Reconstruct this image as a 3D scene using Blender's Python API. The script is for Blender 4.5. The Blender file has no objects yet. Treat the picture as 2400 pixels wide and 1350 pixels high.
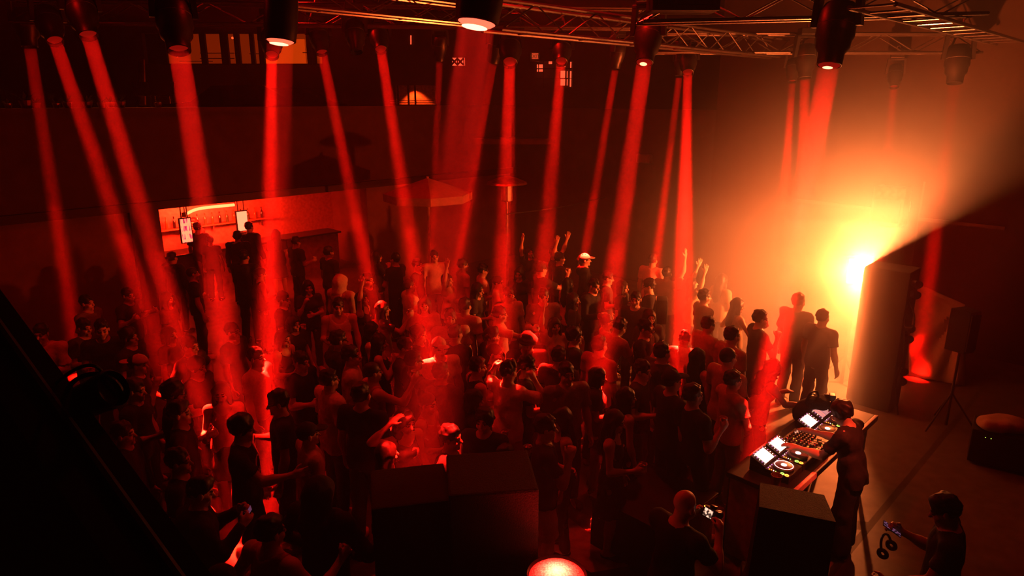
import bpy, bmesh, math, random
import numpy as np
from mathutils import Vector, Matrix

S = bpy.context.scene
COL = S.collection
R = math.radians
# ---------------------------------------------------------------- camera
PITCH, EYE = R(15.4), 4.6
cam = bpy.data.cameras.new('camera'); cam_o = bpy.data.objects.new('camera', cam); COL.objects.link(cam_o)
cam.lens = 24; cam.sensor_width = 36; cam.clip_end = 200
cam_o.location = (0, 0, EYE); cam_o.rotation_euler = (math.pi / 2 - PITCH, 0, 0)
S.camera = cam_o
CP, SP = math.cos(PITCH), math.sin(PITCH)
def ray(x, y):
    cx, cz = (x - 1200) / 1600, -(y - 675) / 1600
    return Vector((cx, CP + cz * SP, -SP + cz * CP))
def px(x, y, d): return Vector((0, 0, EYE)) + ray(x, y) * d
def pz(x, y, z):
    r = ray(x, y); return Vector((0, 0, EYE)) + r * ((z - EYE) / r.z)
def on_plane(x, y, p, n):
    r = ray(x, y); o = Vector((0, 0, EYE)); return o + r * ((Vector(p) - o).dot(n) / r.dot(n))

# ---------------------------------------------------------------- night sky, exposure, render paths
W = bpy.data.worlds.new('night'); S.world = W; W.use_nodes = True
W.node_tree.nodes['Background'].inputs[0].default_value = (.0008, .0003, .0003, 1)
S.view_settings.view_transform = 'Standard'; S.view_settings.look = 'None'; S.view_settings.gamma = 1
S.view_settings.use_curve_mapping = False; S.view_settings.exposure = 0
S.cycles.max_bounces = 3; S.cycles.diffuse_bounces = 1; S.cycles.glossy_bounces = 1; S.cycles.volume_bounces = 0
S.cycles.transmission_bounces = 3; S.cycles.sample_clamp_indirect = 4; S.cycles.use_adaptive_sampling = True; S.cycles.adaptive_threshold = .05; S.cycles.volume_step_rate = 3; S.cycles.volume_max_steps = 64

# ---------------------------------------------------------------- helpers
def tag(o, label=None, cat=None, group=None, kind=None):
    for k, v in (('label', label), ('category', cat), ('group', group), ('kind', kind)):
        if v: o[k] = v
    return o
def link(o, parent=None):
    COL.objects.link(o)
    if parent: o.parent = parent
    return o
def empty(name, loc=(0, 0, 0), rz=0, **k):
    o = bpy.data.objects.new(name, None); o.location = loc; o.rotation_euler = (0, 0, rz); o.empty_display_size = .1
    return tag(link(o), **k)
def use(name, me, mat, parent=None, M=None, **k):
    """An object on shared mesh data, with a material of its own."""
    o = bpy.data.objects.new(name, me); link(o, parent)
    if len(me.materials) == 0: me.materials.append(None)
    o.material_slots[0].link = 'OBJECT'; o.material_slots[0].material = mat
    if M is not None: o.matrix_local = M
    return tag(o, **k)
def mat(name, col, rough=.6, metal=0, noise=.25, scale=14, bump=0, spec=.4, coat=0):
    m = bpy.data.materials.new(name); m.use_nodes = True; nt = m.node_tree; b = nt.nodes['Principled BSDF']
    b.inputs['Roughness'].default_value = rough; b.inputs['Metallic'].default_value = metal; b.inputs['Specular IOR Level'].default_value = spec
    b.inputs['Coat Weight'].default_value = coat
    tc = nt.nodes.new('ShaderNodeTexCoord'); n = nt.nodes.new('ShaderNodeTexNoise'); n.inputs['Scale'].default_value = scale; n.inputs['Detail'].default_value = 5
    nt.links.new(tc.outputs['Object'], n.inputs['Vector'])
    rp = nt.nodes.new('ShaderNodeValToRGB'); rp.color_ramp.elements[0].position = .3; rp.color_ramp.elements[1].position = .7
    rp.color_ramp.elements[0].color = (*[c * (1 - noise) for c in col], 1); rp.color_ramp.elements[1].color = (*[min(1, c * (1 + noise * .6)) for c in col], 1)
    nt.links.new(n.outputs[0], rp.inputs[0]); nt.links.new(rp.outputs[0], b.inputs[0])
    if bump:
        bp = nt.nodes.new('ShaderNodeBump'); bp.inputs['Strength'].default_value = bump; bp.inputs['Distance'].default_value = .02
        nt.links.new(n.outputs[0], bp.inputs['Height']); nt.links.new(bp.outputs[0], b.inputs['Normal'])
    return m
def emit(name, col, s):
    m = bpy.data.materials.new(name); m.use_nodes = True; nt = m.node_tree; nt.nodes.clear()
    o = nt.nodes.new('ShaderNodeOutputMaterial'); e = nt.nodes.new('ShaderNodeEmission'); e.inputs[0].default_value = (*col, 1); e.inputs[1].default_value = s
    nt.links.new(e.outputs[0], o.inputs[0]); return m
I4 = Matrix.Identity(4)
def TR(loc, rz=0): return Matrix.Translation(loc) @ Matrix.Rotation(rz, 4, 'Z')
class MB:
    """Collects boxes, rods and turned shapes and links them as one mesh."""
    def __init__(s): s.bm = bmesh.new()
    def box(s, lo, hi, M=I4, bevel=0):
        lo, hi = Vector(lo), Vector(hi); c = (lo + hi) / 2; d = hi - lo
        g = bmesh.ops.create_cube(s.bm, size=1, matrix=M @ Matrix.Translation(c) @ Matrix.Diagonal((d.x, d.y, d.z, 1)))
        if bevel:
            e = list({e for v in g['verts'] for e in v.link_edges}); bmesh.ops.bevel(s.bm, geom=e, offset=bevel, segments=2, affect='EDGES', profile=.6)
        return s
    def hexa(s, p, M=I4):
        """Eight corners: four below (counter-clockwise), four above."""
        v = [s.bm.verts.new(M @ Vector(q)) for q in p]
        for f in ((3, 2, 1, 0), (4, 5, 6, 7), (0, 1, 5, 4), (1, 2, 6, 5), (2, 3, 7, 6), (3, 0, 4, 7)): s.bm.faces.new([v[i] for i in f])
        return s
    def rod(s, a, b, r, n=8, r2=None):
        a, b = Vector(a), Vector(b); d = b - a
        M = Matrix.Translation((a + b) / 2) @ d.to_track_quat('Z', 'Y').to_matrix().to_4x4()
        bmesh.ops.create_cone(s.bm, cap_ends=True, segments=n, radius1=r, radius2=r if r2 is None else r2, depth=d.length, matrix=M); return s
    def ball(s, c, r, n=10, sc=(1, 1, 1)):
        bmesh.ops.create_uvsphere(s.bm, u_segments=n, v_segments=max(5, n // 2 + 1), radius=r, matrix=Matrix.Translation(c) @ Matrix.Diagonal((*sc, 1))); return s
    def lathe(s, prof, n=20, M=I4, cap=True):
        rings = []
        for r, z in prof: rings.append([s.bm.verts.new(M @ Vector((r * math.cos(2 * math.pi * k / n), r * math.sin(2 * math.pi * k / n), z))) for k in range(n)])
        for a, b in zip(rings, rings[1:]):
            for k in range(n): s.bm.faces.new((a[k], a[(k + 1) % n], b[(k + 1) % n], b[k]))
        if cap: s.bm.faces.new(rings[0][::-1]); s.bm.faces.new(rings[-1])
        return s
    def torus(s, R0, r, M=I4, n=24, m=8, a0=0, a1=2 * math.pi):
        full = a1 - a0 > 6.2; k = n if full else n + 1; v = []
        for i in range(k):
            a = a0 + (a1 - a0) * i / n; v.append([s.bm.verts.new(M @ Vector(((R0 + r * math.cos(2 * math.pi * j / m)) * math.cos(a), (R0 + r * math.cos(2 * math.pi * j / m)) * math.sin(a), r * math.sin(2 * math.pi * j / m)))) for j in range(m)])
        for i in range(n if full else n):
            A, B = v[i], v[(i + 1) % k]
            for j in range(m): s.bm.faces.new((A[j], B[j], B[(j + 1) % m], A[(j + 1) % m]))
        return s
    def tube(s, pts, r, n=6):
        pts = [Vector(p) for p in pts]; prev = None
        for i, p in enumerate(pts):
            d = (pts[min(i + 1, len(pts) - 1)] - pts[max(i - 1, 0)]).normalized(); q = d.to_track_quat('Z', 'Y')
            ring = [s.bm.verts.new(p + q @ Vector((r * math.cos(2 * math.pi * k / n), r * math.sin(2 * math.pi * k / n), 0))) for k in range(n)]
            if prev:
                for k in range(n): s.bm.faces.new((prev[k], prev[(k + 1) % n], ring[(k + 1) % n], ring[k]))
            else: s.bm.faces.new(ring[::-1])
            prev = ring
        s.bm.faces.new(prev); return s
    def mesh(s, name, smooth=False):
        bmesh.ops.recalc_face_normals(s.bm, faces=s.bm.faces)
        me = bpy.data.meshes.new(name); s.bm.to_mesh(me); s.bm.free()
        if smooth: me.shade_smooth(); me.set_sharp_from_angle(angle=R(40))
        return me
    def obj(s, name, m, parent=None, M=None, smooth=False, **k): return use(name, s.mesh(name, smooth), m, parent, M, **k)
def bez(p, n=14):
    """Points of a smooth curve through the given points (Catmull-Rom)."""
    p = [Vector(q) for q in p]; p = [p[0] * 2 - p[1]] + p + [p[-1] * 2 - p[-2]]; out = []
    for i in range(1, len(p) - 2):
        for k in range(n):
            t = k / n; a, b, c, d = p[i - 1], p[i], p[i + 1], p[i + 2]
            out.append(.5 * ((2 * b) + (c - a) * t + (2 * a - 5 * b + 4 * c - d) * t * t + (3 * b - a - 3 * c + d) * t ** 3))
    return out + [p[-2]]
def lamp(name, kind, loc, energy, col, parent=None, aim=None, **k):
    l = bpy.data.lights.new(name, kind); l.energy = energy; l.color = col
    for a, b in k.items(): setattr(l, a, b)
    o = bpy.data.objects.new(name, l); link(o); o.location = loc
    if aim is not None: o.rotation_euler = (Vector(aim) - Vector(loc)).to_track_quat('-Z', 'Y').to_euler()
    if parent:
        bpy.context.view_layer.update(); o.parent = parent; o.matrix_parent_inverse = parent.matrix_world.inverted()
    return o

RED = (1, .019, .018)
M = {
 'black': mat('black_paint', (.012, .012, .013), .55), 'black_gloss': mat('black_plastic', (.015, .015, .017), .3, spec=.5), 'cloth_black': mat('black_cloth', (.014, .012, .012), .9, bump=.3, scale=40),
 'carpet': mat('speaker_carpet', (.008, .008, .008), .8, bump=.5, scale=90), 'grille': mat('steel_grille', (.03, .03, .032), .5, .6), 'alu': mat('aluminium', (.30, .29, .28), .26, .9, noise=.15),
 'steel': mat('steel', (.3, .3, .3), .4, .9), 'floor': mat('concrete_floor', (.12, .11, .10), .55, bump=.06, scale=5, noise=.3), 'wall': mat('dark_wall', (.05, .045, .043), .85, scale=3),
 'wall2': mat('brown_wall', (.15, .12, .10), .85, scale=2), 'plaster': mat('plaster', (.42, .37, .32), .85, scale=3), 'wood': mat('wood', (.30, .17, .09), .55, scale=8, noise=.4),
 'white': mat('white_plastic', (.75, .73, .70), .45, noise=.08), 'cream': mat('cream_canvas', (.62, .55, .44), .85, noise=.12), 'canvas': mat('dim_canvas', (.25, .20, .15), .85, noise=.12), 'redcloth': mat('red_cloth', (.5, .05, .04), .85),
 'rubber': mat('black_rubber', (.01, .01, .01), .7), 'sheet': mat('white_sheet', (.45, .42, .38), .85, noise=.1), 'glass_dark': mat('dark_glass', (.01, .01, .012), .08, spec=.8),
 'copper': mat('copper', (.45, .2, .1), .3, .9), 'leaf': mat('leaf', (.05, .1, .03), .6), 'car': mat('car_paint', (.02, .02, .022), .25, spec=.6, coat=.5), 'tile': mat('bar_tile', (.4, .3, .26), .4),
 'edge': mat('booth_edge', (.6, .42, .38), .45), 'tint': mat('grey_plastic', (.12, .12, .13), .4),
}
# ---------------------------------------------------------------- people: bodies grown as distance fields, one surface each
def axis(lo, hi, base, fine):
    """Grid coordinates from lo to hi, `base` apart, finer inside the (a, b, step) intervals."""
    xs, x = [], lo
    while x < hi:
        xs.append(x); st = base
        for a, b, s in fine:
            if a - base * .5 <= x <= b: st = min(st, s)
        x += st
    xs.append(x)
    return np.array(xs, dtype=np.float32)

class Field:
    def __init__(self, lo, hi, base, boxes=()):
        self.ax = [axis(lo[i], hi[i], base, [(b[0][i], b[1][i], b[2]) for b in boxes]) for i in range(3)]
        self.f = np.full([len(a) for a in self.ax], .5, dtype=np.float32)
    def box(self, lo, hi):
        s = []
        for i in range(3):
            a = max(0, int(np.searchsorted(self.ax[i], lo[i])) - 1); b = min(len(self.ax[i]), int(np.searchsorted(self.ax[i], hi[i])) + 1)
            if b <= a: return None, None
            s.append(slice(a, b))
        P = [self.ax[0][s[0]][:, None, None], self.ax[1][s[1]][None, :, None], self.ax[2][s[2]][None, None, :]]
        return tuple(s), P
    def put(self, s, d, k, op):
        a = self.f[s]
        if op == 'add':
            h = np.maximum(k - np.abs(a - d), 0) / k
            self.f[s] = np.minimum(a, d) - h * h * k * .25
        else:
            d = -d; h = np.maximum(k - np.abs(a - d), 0) / k
            self.f[s] = np.maximum(a, d) + h * h * k * .25
    def cone(self, a, b, ra, rb, k=.03, op='add', clip=None, sq=None):
        a = np.array(a, dtype=np.float32); b = np.array(b, dtype=np.float32); m = max(ra, rb) + k + .02
        s, P = self.box(np.minimum(a, b) - m, np.maximum(a, b) + m)
        if s is None: return
        ab = b - a; L = float(ab @ ab) + 1e-9
        t = (P[0] - a[0]) * ab[0] + (P[1] - a[1]) * ab[1] + (P[2] - a[2]) * ab[2]
        tc = np.clip(t / L, 0, 1)
        q = [P[i] - a[i] - tc * ab[i] for i in range(3)]
        if sq is not None: q = [q[i] / sq[i] for i in range(3)]
        d = np.sqrt(q[0] ** 2 + q[1] ** 2 + q[2] ** 2) - (ra + (rb - ra) * tc)
        if clip is not None:                       # cut flat at both ends (sleeves, legs of trousers)
            Ls = math.sqrt(L)
            if 'b' in clip: d = np.maximum(d, t / Ls - Ls)
            if 'a' in clip: d = np.maximum(d, -t / Ls)
        self.put(s, d, k, op)
    def ell(self, c, r, k=.03, op='add', R=None):
        c = np.array(c, dtype=np.float32); m = max(r) + k + .02
        s, P = self.box(c - m, c + m)
        if s is None: return
        q = [P[i] - c[i] for i in range(3)]
        if R is not None: q = [sum(R[j][i] * q[j] for j in range(3)) for i in range(3)]
        k0 = np.sqrt((q[0] / r[0]) ** 2 + (q[1] / r[1]) ** 2 + (q[2] / r[2]) ** 2)
        k1 = np.sqrt((q[0] / r[0] ** 2) ** 2 + (q[1] / r[1] ** 2) ** 2 + (q[2] / r[2] ** 2) ** 2) + 1e-6
        self.put(s, k0 * (k0 - 1) / k1, k, op)
    def half(self, n, o, k=.01):
        """Cut away everything on the side that n points to."""
        P = [self.ax[0][:, None, None], self.ax[1][None, :, None], self.ax[2][None, None, :]]
        d = sum((P[i] - o[i]) * n[i] for i in range(3))
        self.f = np.maximum(self.f, d)
    def rough(self, amp, freq, seed=0):
        P = [self.ax[0][:, None, None], self.ax[1][None, :, None], self.ax[2][None, None, :]]
        r = random.Random(seed); n = 0
        for o in range(3):
            fr = freq * (1.7 ** o)
            for _ in range(3):
                v = [r.uniform(-1, 1) for _ in range(3)]; l = math.sqrt(sum(x * x for x in v)) or 1
                n = n + np.sin(sum(P[i] * (v[i] / l * fr) for i in range(3)) + r.uniform(0, 6)) / (1.6 ** o)
        self.f = self.f + n * (amp / 3)
    def mesh(self, name):
        f = self.f; s = f < 0
        c = s[:-1].astype(np.uint8) + s[1:]
        c = c[:, :-1] + c[:, 1:]; c = c[:, :, :-1] + c[:, :, 1:]
        act = (c > 0) & (c < 8)
        idx = np.full(act.shape, -1, dtype=np.int32); I = np.nonzero(act); n = len(I[0])
        idx[I] = np.arange(n)
        val = {}; pos = {}
        for dx in (0, 1):
            for dy in (0, 1):
                for dz in (0, 1):
                    val[dx, dy, dz] = f[I[0] + dx, I[1] + dy, I[2] + dz]
        acc = np.zeros((n, 3)); cnt = np.zeros(n)
        X = [(self.ax[i][I[i]], self.ax[i][I[i] + 1]) for i in range(3)]
        for a in range(3):
            o = [i for i in range(3) if i != a]
            for u in (0, 1):
                for v in (0, 1):
                    k0 = [0, 0, 0]; k1 = [0, 0, 0]; k0[o[0]] = k1[o[0]] = u; k0[o[1]] = k1[o[1]] = v; k1[a] = 1
                    A, B = val[tuple(k0)], val[tuple(k1)]; w = (A < 0) != (B < 0)
                    t = A / np.where(np.abs(A - B) < 1e-9, 1e-9, A - B)
                    p = np.zeros((n, 3)); p[:, a] = X[a][0] + t * (X[a][1] - X[a][0])
                    p[:, o[0]] = X[o[0]][u]; p[:, o[1]] = X[o[1]][v]
                    acc[w] += p[w]; cnt[w] += 1
        vs = acc / cnt[:, None]
        quads = []
        for a in range(3):
            o = [i for i in range(3) if i != a]
            sl0 = [slice(1, -1)] * 3; sl1 = [slice(1, -1)] * 3; sl0[a] = slice(0, -1); sl1[a] = slice(1, None)
            A, B = s[tuple(sl0)], s[tuple(sl1)]
            for flip in (0, 1):
                E = np.nonzero(A & ~B if not flip else ~A & B)
                g = [E[i] + (0 if i == a else 1) for i in range(3)]
                def at(du, dv):
                    h = list(g); h[o[0]] = g[o[0]] - du; h[o[1]] = g[o[1]] - dv
                    return idx[tuple(h)]
                q = np.stack([at(1, 1), at(0, 1), at(0, 0), at(1, 0)], axis=1)
                if (a == 1) != bool(flip): q = q[:, ::-1]
                quads.append(q)
        q = np.concatenate(quads); q = q[(q >= 0).all(axis=1)]
        me = bpy.data.meshes.new(name)
        me.vertices.add(n); me.vertices.foreach_set('co', vs.astype(np.float32).ravel())
        me.loops.add(4 * len(q)); me.loops.foreach_set('vertex_index', q.astype(np.int32).ravel())
        me.polygons.add(len(q)); me.polygons.foreach_set('loop_start', np.arange(0, 4 * len(q), 4, dtype=np.int32))
        me.polygons.foreach_set('loop_total', np.full(len(q), 4, dtype=np.int32))
        me.polygons.foreach_set('use_smooth', np.ones(len(q), dtype=bool))
        me.update(calc_edges=True); me.validate()
        return me

def vn(v):
    v = np.array(v, dtype=float); return v / (np.linalg.norm(v) + 1e-12)

# pose: arms as (upper-arm direction, forearm direction, hand kind); x is outward from the body, y is ahead, z is up
DOWN = ((.2, .03, -1), (.1, .28, -1), 'relax')
BENT = ((.3, .0, -1), (-.15, .9, .25), 'fist')
POSES = {
    'relaxed': dict(r=DOWN, l=DOWN),
    'cup': dict(r=((.2, .12, -1), (-.15, 1, .22), 'grip'), l=DOWN, head=(0, 8)),
    'phone': dict(r=((.15, .45, -1), (-.42, .8, .62), 'grip'), l=((.15, .45, -1), (-.42, .8, .55), 'grip'), head=(0, 14)),
    'raise_one': dict(r=((.32, .22, 1), (-.02, .18, 1), 'open'), l=BENT, head=(0, -6)),
    'raise_both': dict(r=((.5, .3, .85), (-.05, .2, 1), 'open'), l=((.55, .35, .75), (.0, .3, 1), 'open'), head=(0, -8)),
    'hand_on_head': dict(r=((.85, .25, .42), (-.85, .02, .5), 'flat'), l=DOWN, head=(-12, 12)),
    'hand_to_mouth': dict(r=((.2, .5, -.9), (-.42, .35, 1), 'fist'), l=((.15, .2, -1), (-.8, .7, .1), 'relax'), head=(0, 4)),
    'dance': dict(r=((.5, .35, -.75), (.0, .9, .55), 'fist'), l=((.5, -.2, -.8), (-.1, .9, .35), 'fist'), head=(10, 6), legs='stride'),
    'crossed': dict(r=((.22, .28, -1), (-1, .35, .12), 'relax'), l=((.22, .32, -1), (-1, .45, .2), 'relax')),
    'reach': dict(r=((.12, .95, -.25), (.0, 1, .12), 'open'), l=DOWN),
    'table': dict(r=((.12, .62, -.8), (-.05, 1, -.05), 'flat'), l=((.15, .5, -.85), (.05, .98, .0), 'flat'), lean=13, head=(-10, 26)),
    'camera': dict(r=((.25, .55, -.85), (-.42, .55, .62), 'grip'), l=((.2, .6, -.8), (-.4, .6, .6), 'grip'), head=(0, 20), lean=6),
    'lean_back': dict(r=((.3, .1, -1), (-.25, .8, .7), 'grip'), l=DOWN, lean=-5, legs='wide'),
    'bow': dict(r=((.3, .4, -.85), (-.3, .9, .1), 'fist'), l=((.35, .1, -.9), (.05, .6, -.6), 'relax'), lean=22, head=(0, 18), legs='wide'),
}
LEGS = {'stand': ((.01, .02), (.02, -.01)), 'stride': ((.03, .17), (.03, -.15)), 'wide': ((.11, .05), (.11, -.03))}

class Rig:
    """Joint positions of one pose and build (man or woman), feet on z = 0, facing +y."""
    def __init__(s, pose, sex, turn=0):
        p = POSES[pose]; s.sex = sex; s.fem = fem = sex == 'w'
        lean = math.radians(p.get('lean', 0)); cl, sl = math.cos(lean), math.sin(lean)
        def up(q):
            x, y, z = q; z -= .95
            return np.array((x, y * cl + z * sl, -y * sl + z * cl + .95))
        s.up = up; s.lean = lean
        s.sh = .163 if fem else .19
        s.arm = {}
        for side, key in ((1, 'r'), (-1, 'l')):
            u, fdir, hand = p[key]
            S = up((side * s.sh, -.005, 1.405))
            ud = vn((u[0] * side, u[1], u[2])); fd = vn((fdir[0] * side, fdir[1], fdir[2]))
            E = S + ud * .285; W = E + fd * .25
            s.arm[side] = (S, E, W, ud, fd, hand)
        s.leg = {}
        L = LEGS[p.get('legs', 'stand')]
        for side, (dx, dy) in ((1, L[0]), (-1, L[1])):
            hip = np.array((side * .088, 0, .93)); ank = np.array((side * (.095 + dx), dy - .02, .085))
            knee = (hip + ank) / 2 + np.array((side * .005, .035 + abs(dy) * .15, .02))
            s.leg[side] = (hip, knee, ank)
        hy, hp = p.get('head', (0, 0)); hy = math.radians(hy + turn); hp = math.radians(hp) + lean * .4
        piv = up((0, -.005, 1.485))
        Rz = np.array([[math.cos(hy), math.sin(hy), 0], [-math.sin(hy), math.cos(hy), 0], [0, 0, 1]])
        Rx = np.array([[1, 0, 0], [0, math.cos(hp), math.sin(hp)], [0, -math.sin(hp), math.cos(hp)]])
        s.R = Rz @ Rx; s.piv = piv
    def head(s, q):
        return s.piv + s.R @ (np.array(q, dtype=float) - np.array((0, -.005, 1.485)))
    def head_matrix(s):
        M = Matrix([list(s.R[i]) + [0] for i in range(3)] + [[0, 0, 0, 1]])
        return Matrix.Translation(s.piv) @ M @ Matrix.Translation((0, .005, -1.485))
    def bounds(s, m):
        pts = [q for a in s.arm.values() for q in a[:3]] + [a[2] + a[4] * .2 for a in s.arm.values()] + [q for l in s.leg.values() for q in l] + [s.head((0, 0, 1.74)), np.array((.15, .26, 0)), np.array((-.15, -.2, 0))]
        pts = np.array(pts); return pts.min(0) - m, pts.max(0) + m
    def torso(s, F, g, k):
        u = s.up
        if s.fem:
            F.ell(u((0, 0, 1.29)), (.132 + g, .092 + g, .17 + g), k); F.ell(u((0, .0, 1.1)), (.108 + g, .082 + g, .16), k); F.ell(u((0, -.012, .95)), (.155 + g, .108 + g, .13), k)
            for sd in (-1, 1): F.ell(u((sd * .065, .075, 1.275)), (.058 + g * .6, .05 + g * .6, .058 + g * .6), k)
        else:
            F.ell(u((0, 0, 1.29)), (.162 + g, .108 + g, .18 + g), k); F.ell(u((0, .006, 1.09)), (.138 + g, .1 + g, .18), k); F.ell(u((0, -.008, .95)), (.15 + g, .108 + g, .13), k)
        for sd in (-1, 1):
            F.cone(u((sd * .04, -.01, 1.425)), s.arm[sd][0], .055 + g, (.05 if s.fem else .06) + g, k)
    def hand(s, F, side):
        S, E, W, ud, fd, kind = s.arm[side]
        ref = np.array((-side, 0, 0)) if abs(fd[0]) < .8 else np.array((0, 0, 1.))
        if kind == 'flat': ref = np.array((0, 0, -1.)) if abs(fd[2]) < .8 else np.array((0, -1., 0))
        n = vn(ref - fd * (ref @ fd)); t = np.cross(n, fd) * (1 if side > 0 else -1)      # n: out of the palm; t: towards the thumb
        if t[2] < 0 and kind != 'flat': t = -t
        F.cone(W, W + fd * .06, .024, .03, .02, sq=None)
        F.cone(W + fd * .03 - t * .02, W + fd * .085 - t * .024, .017, .016, .02); F.cone(W + fd * .03 + t * .02, W + fd * .088 + t * .024, .018, .016, .02)
        curl = {'relax': (.35, .5, .4), 'grip': (.75, .9, .6), 'fist': (1.2, 1.5, .9), 'open': (.05, .12, .1), 'flat': (.12, .2, .15)}[kind]
        spread = {'open': .16, 'flat': .1}.get(kind, .02)
        for i, (o, ln) in enumerate(((.030, .070), (.010, .080), (-.010, .074), (-.029, .058))):
            b = W + fd * .086 + t * o; d = vn(fd + t * (o / .03) * spread); a = 0
            for j, (fr, r0, r1) in enumerate(((.46, .0100, .0092), (.32, .0092, .0085), (.22, .0085, .0075))):
                a += curl[j] * (1 + .12 * (1 - i))
                e = b + (d * math.cos(a) + n * math.sin(a)) * ln * fr
                F.cone(b, e, r0, r1, .006); b = e
        b = W + fd * .028 + t * .026; d1 = vn(fd * .65 + t * .75 + n * .35); e = b + d1 * .042
        F.cone(b, e, .0135, .0115, .012)
        d2 = vn(fd * .9 + t * (.1 if kind in ('grip', 'fist') else .45) + n * (.6 if kind in ('grip', 'fist') else .2))
        F.cone(e, e + d2 * .034, .0112, .0088, .006)
        s.grip = getattr(s, 'grip', {}); s.grip[side] = W + fd * .085 + n * .036

def body_mesh(rig):
    lo, hi = rig.bounds(.1); hd = rig.head((0, .01, 1.6)); boxes = [(hd - .125, hd + .125, .0085)]
    for sd in (-1, 1):
        W, fd = rig.arm[sd][2], rig.arm[sd][4]; c = W + fd * .09
        boxes.append((c - .1, c + .1, .0078))
    F = Field(lo, hi, .017, boxes)
    rig.torso(F, 0, .06)
    m = .86 if rig.fem else 1
    F.cone(rig.up((0, -.015, 1.40)), rig.head((0, -.005, 1.54)), .056 * m + .004, .053 * m, .04)
    h = rig.head; R = rig.R
    F.ell(h((0, -.014, 1.635)), (.073, .091, .084), .02, R=R); F.ell(h((0, .026, 1.567)), (.056 if rig.fem else .06, .063, .076), .03, R=R)
    F.cone(h((0, .088, 1.604)), h((0, .106, 1.574)), .009, .0145, .014); F.cone(h((-.034, .078, 1.626)), h((.034, .078, 1.626)), .012, .012, .014)
    for sd in (-1, 1):
        F.ell(h((sd * .033, .099, 1.604)), (.019, .017, .012), .012, 'cut', R=R); F.ell(h((sd * .032, .077, 1.603)), (.014, .013, .010), .004, R=R)
        F.ell(h((sd * .076, -.004, 1.597)), (.010, .020, .031), .008, R=R); F.ell(h((sd * .042, .06, 1.57)), (.02, .024, .02), .02, R=R)
    F.cone(h((-.018, .082, 1.541)), h((.018, .082, 1.541)), .0085, .0085, .008); F.cone(h((-.015, .080, 1.530)), h((.015, .080, 1.530)), .009, .009, .007)
    F.ell(h((0, .075, 1.507)), (.024, .019, .017), .015, R=R)
    for sd in (-1, 1):
        S, E, W, ud, fd, kind = rig.arm[sd]
        F.cone(S, E, .052 * m, .040 * m, .05); F.cone(E, W, .041 * m, .026 * m, .02); F.cone(E + fd * .05, E + fd * .1, .044 * m, .038 * m, .03)
        rig.hand(F, sd)
        hip, knee, ank = rig.leg[sd]
        F.cone(hip, knee, .082, .055, .04); F.cone(knee, ank, .053, .036, .025); F.cone(knee + (ank - knee) * .2, knee + (ank - knee) * .45, .058, .05, .03)
        F.cone(ank, ank + np.array((0, .13, -.045)), .04, .03, .03); F.cone(ank + np.array((0, -.03, -.045)), ank + np.array((0, .12, -.05)), .034, .03, .03)
    me = F.mesh('body')
    # brows, eyes and lips are coloured where they are
    Mi = np.array(rig.head_matrix().inverted()); v = np.empty(3 * len(me.vertices), np.float32); me.vertices.foreach_get('co', v); v = v.reshape(-1, 3)
    q = v @ Mi[:3, :3].T + Mi[:3, 3]; ax = np.abs(q[:, 0]); col = np.ones((len(v), 4), np.float32)
    front = q[:, 1] > .055
    eye = front & (np.hypot((ax - .032) / .018, (q[:, 2] - 1.603) / .0095) < 1); brow = front & (np.abs(q[:, 2] - 1.630) < .007) & (ax > .014) & (ax < .052)
    lip = (q[:, 1] > .07) & (np.abs(q[:, 2] - 1.5355) < .011) & (ax < .026)
    col[brow, :3] = (.12, .1, .1); col[eye, :3] = (.1, .08, .08); col[lip, :3] = (.8, .45, .45)
    a = me.color_attributes.new('tint', 'FLOAT_COLOR', 'POINT'); a.data.foreach_set('color', col.ravel())
    return me

def top_mesh(rig, kind):
    lo, hi = rig.bounds(.13); lo[2] = .55; F = Field(lo, hi, .018); g = {'tank': .010, 'tee': .014, 'loose': .019, 'hoodie': .021, 'shirt': .015, 'crop': .012, 'dress': .012}[kind]
    rig.torso(F, g, .045)
    if kind in ('tee', 'loose', 'shirt', 'hoodie'):
        for sd in (-1, 1): F.cone(rig.up((sd * .07, 0, 1.12)), rig.up((sd * .075, 0, .84)), .085 + g, .098 + g, .05)
        fr = {'tee': .62, 'loose': .82, 'shirt': .72, 'hoodie': 1}[kind]
        for sd in (-1, 1):
            S, E, W, ud, fd, _ = rig.arm[sd]
            if kind == 'hoodie':
                F.cone(S, E, .068, .058, .04); F.cone(E, W, .058, .046, .03, clip='b')
            else: F.cone(S - ud * .01, S + ud * .285 * fr, .046 + g, .05 + g * 1.3, .03, clip='b')
    if kind == 'hoodie':
        F.cone(rig.up((-.07, -.11, 1.42)), rig.up((.07, -.11, 1.42)), .055, .055, .05); F.cone(rig.up((-.05, -.12, 1.36)), rig.up((.05, -.12, 1.36)), .05, .05, .05)
    F.rough(.009 if kind in ('loose', 'hoodie', 'shirt') else .005, 38, len(kind))
    if kind == 'tank' or kind == 'crop' or kind == 'dress':
        F.ell(rig.up((0, .05, 1.475)), (.095, .13, .12), .02, 'cut')
        for sd in (-1, 1): F.ell(rig.up((sd * (rig.sh + .035), 0, 1.40)), (.085, .14, .115), .02, 'cut')
    else: F.ell(rig.up((0, .012, 1.485)), (.075, .085, .055), .015, 'cut')
    hem = {'tank': .9, 'tee': .86, 'loose': .8, 'shirt': .85, 'hoodie': .84, 'crop': 1.1, 'dress': .6}[kind]
    if kind == 'tank':
        for sd in (-1, 1): F.cone(rig.up((sd * .07, 0, 1.1)), rig.up((sd * .078, 0, .88)), .085 + g, .097 + g, .05)
    if kind == 'dress':
        F.cone((0, 0, .98), (0, .01, .6), .15, .2, .06, sq=(1, .8, 1))
    F.half((0, 0, -1), (0, 0, hem))
    return F.mesh('shirt')

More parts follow.
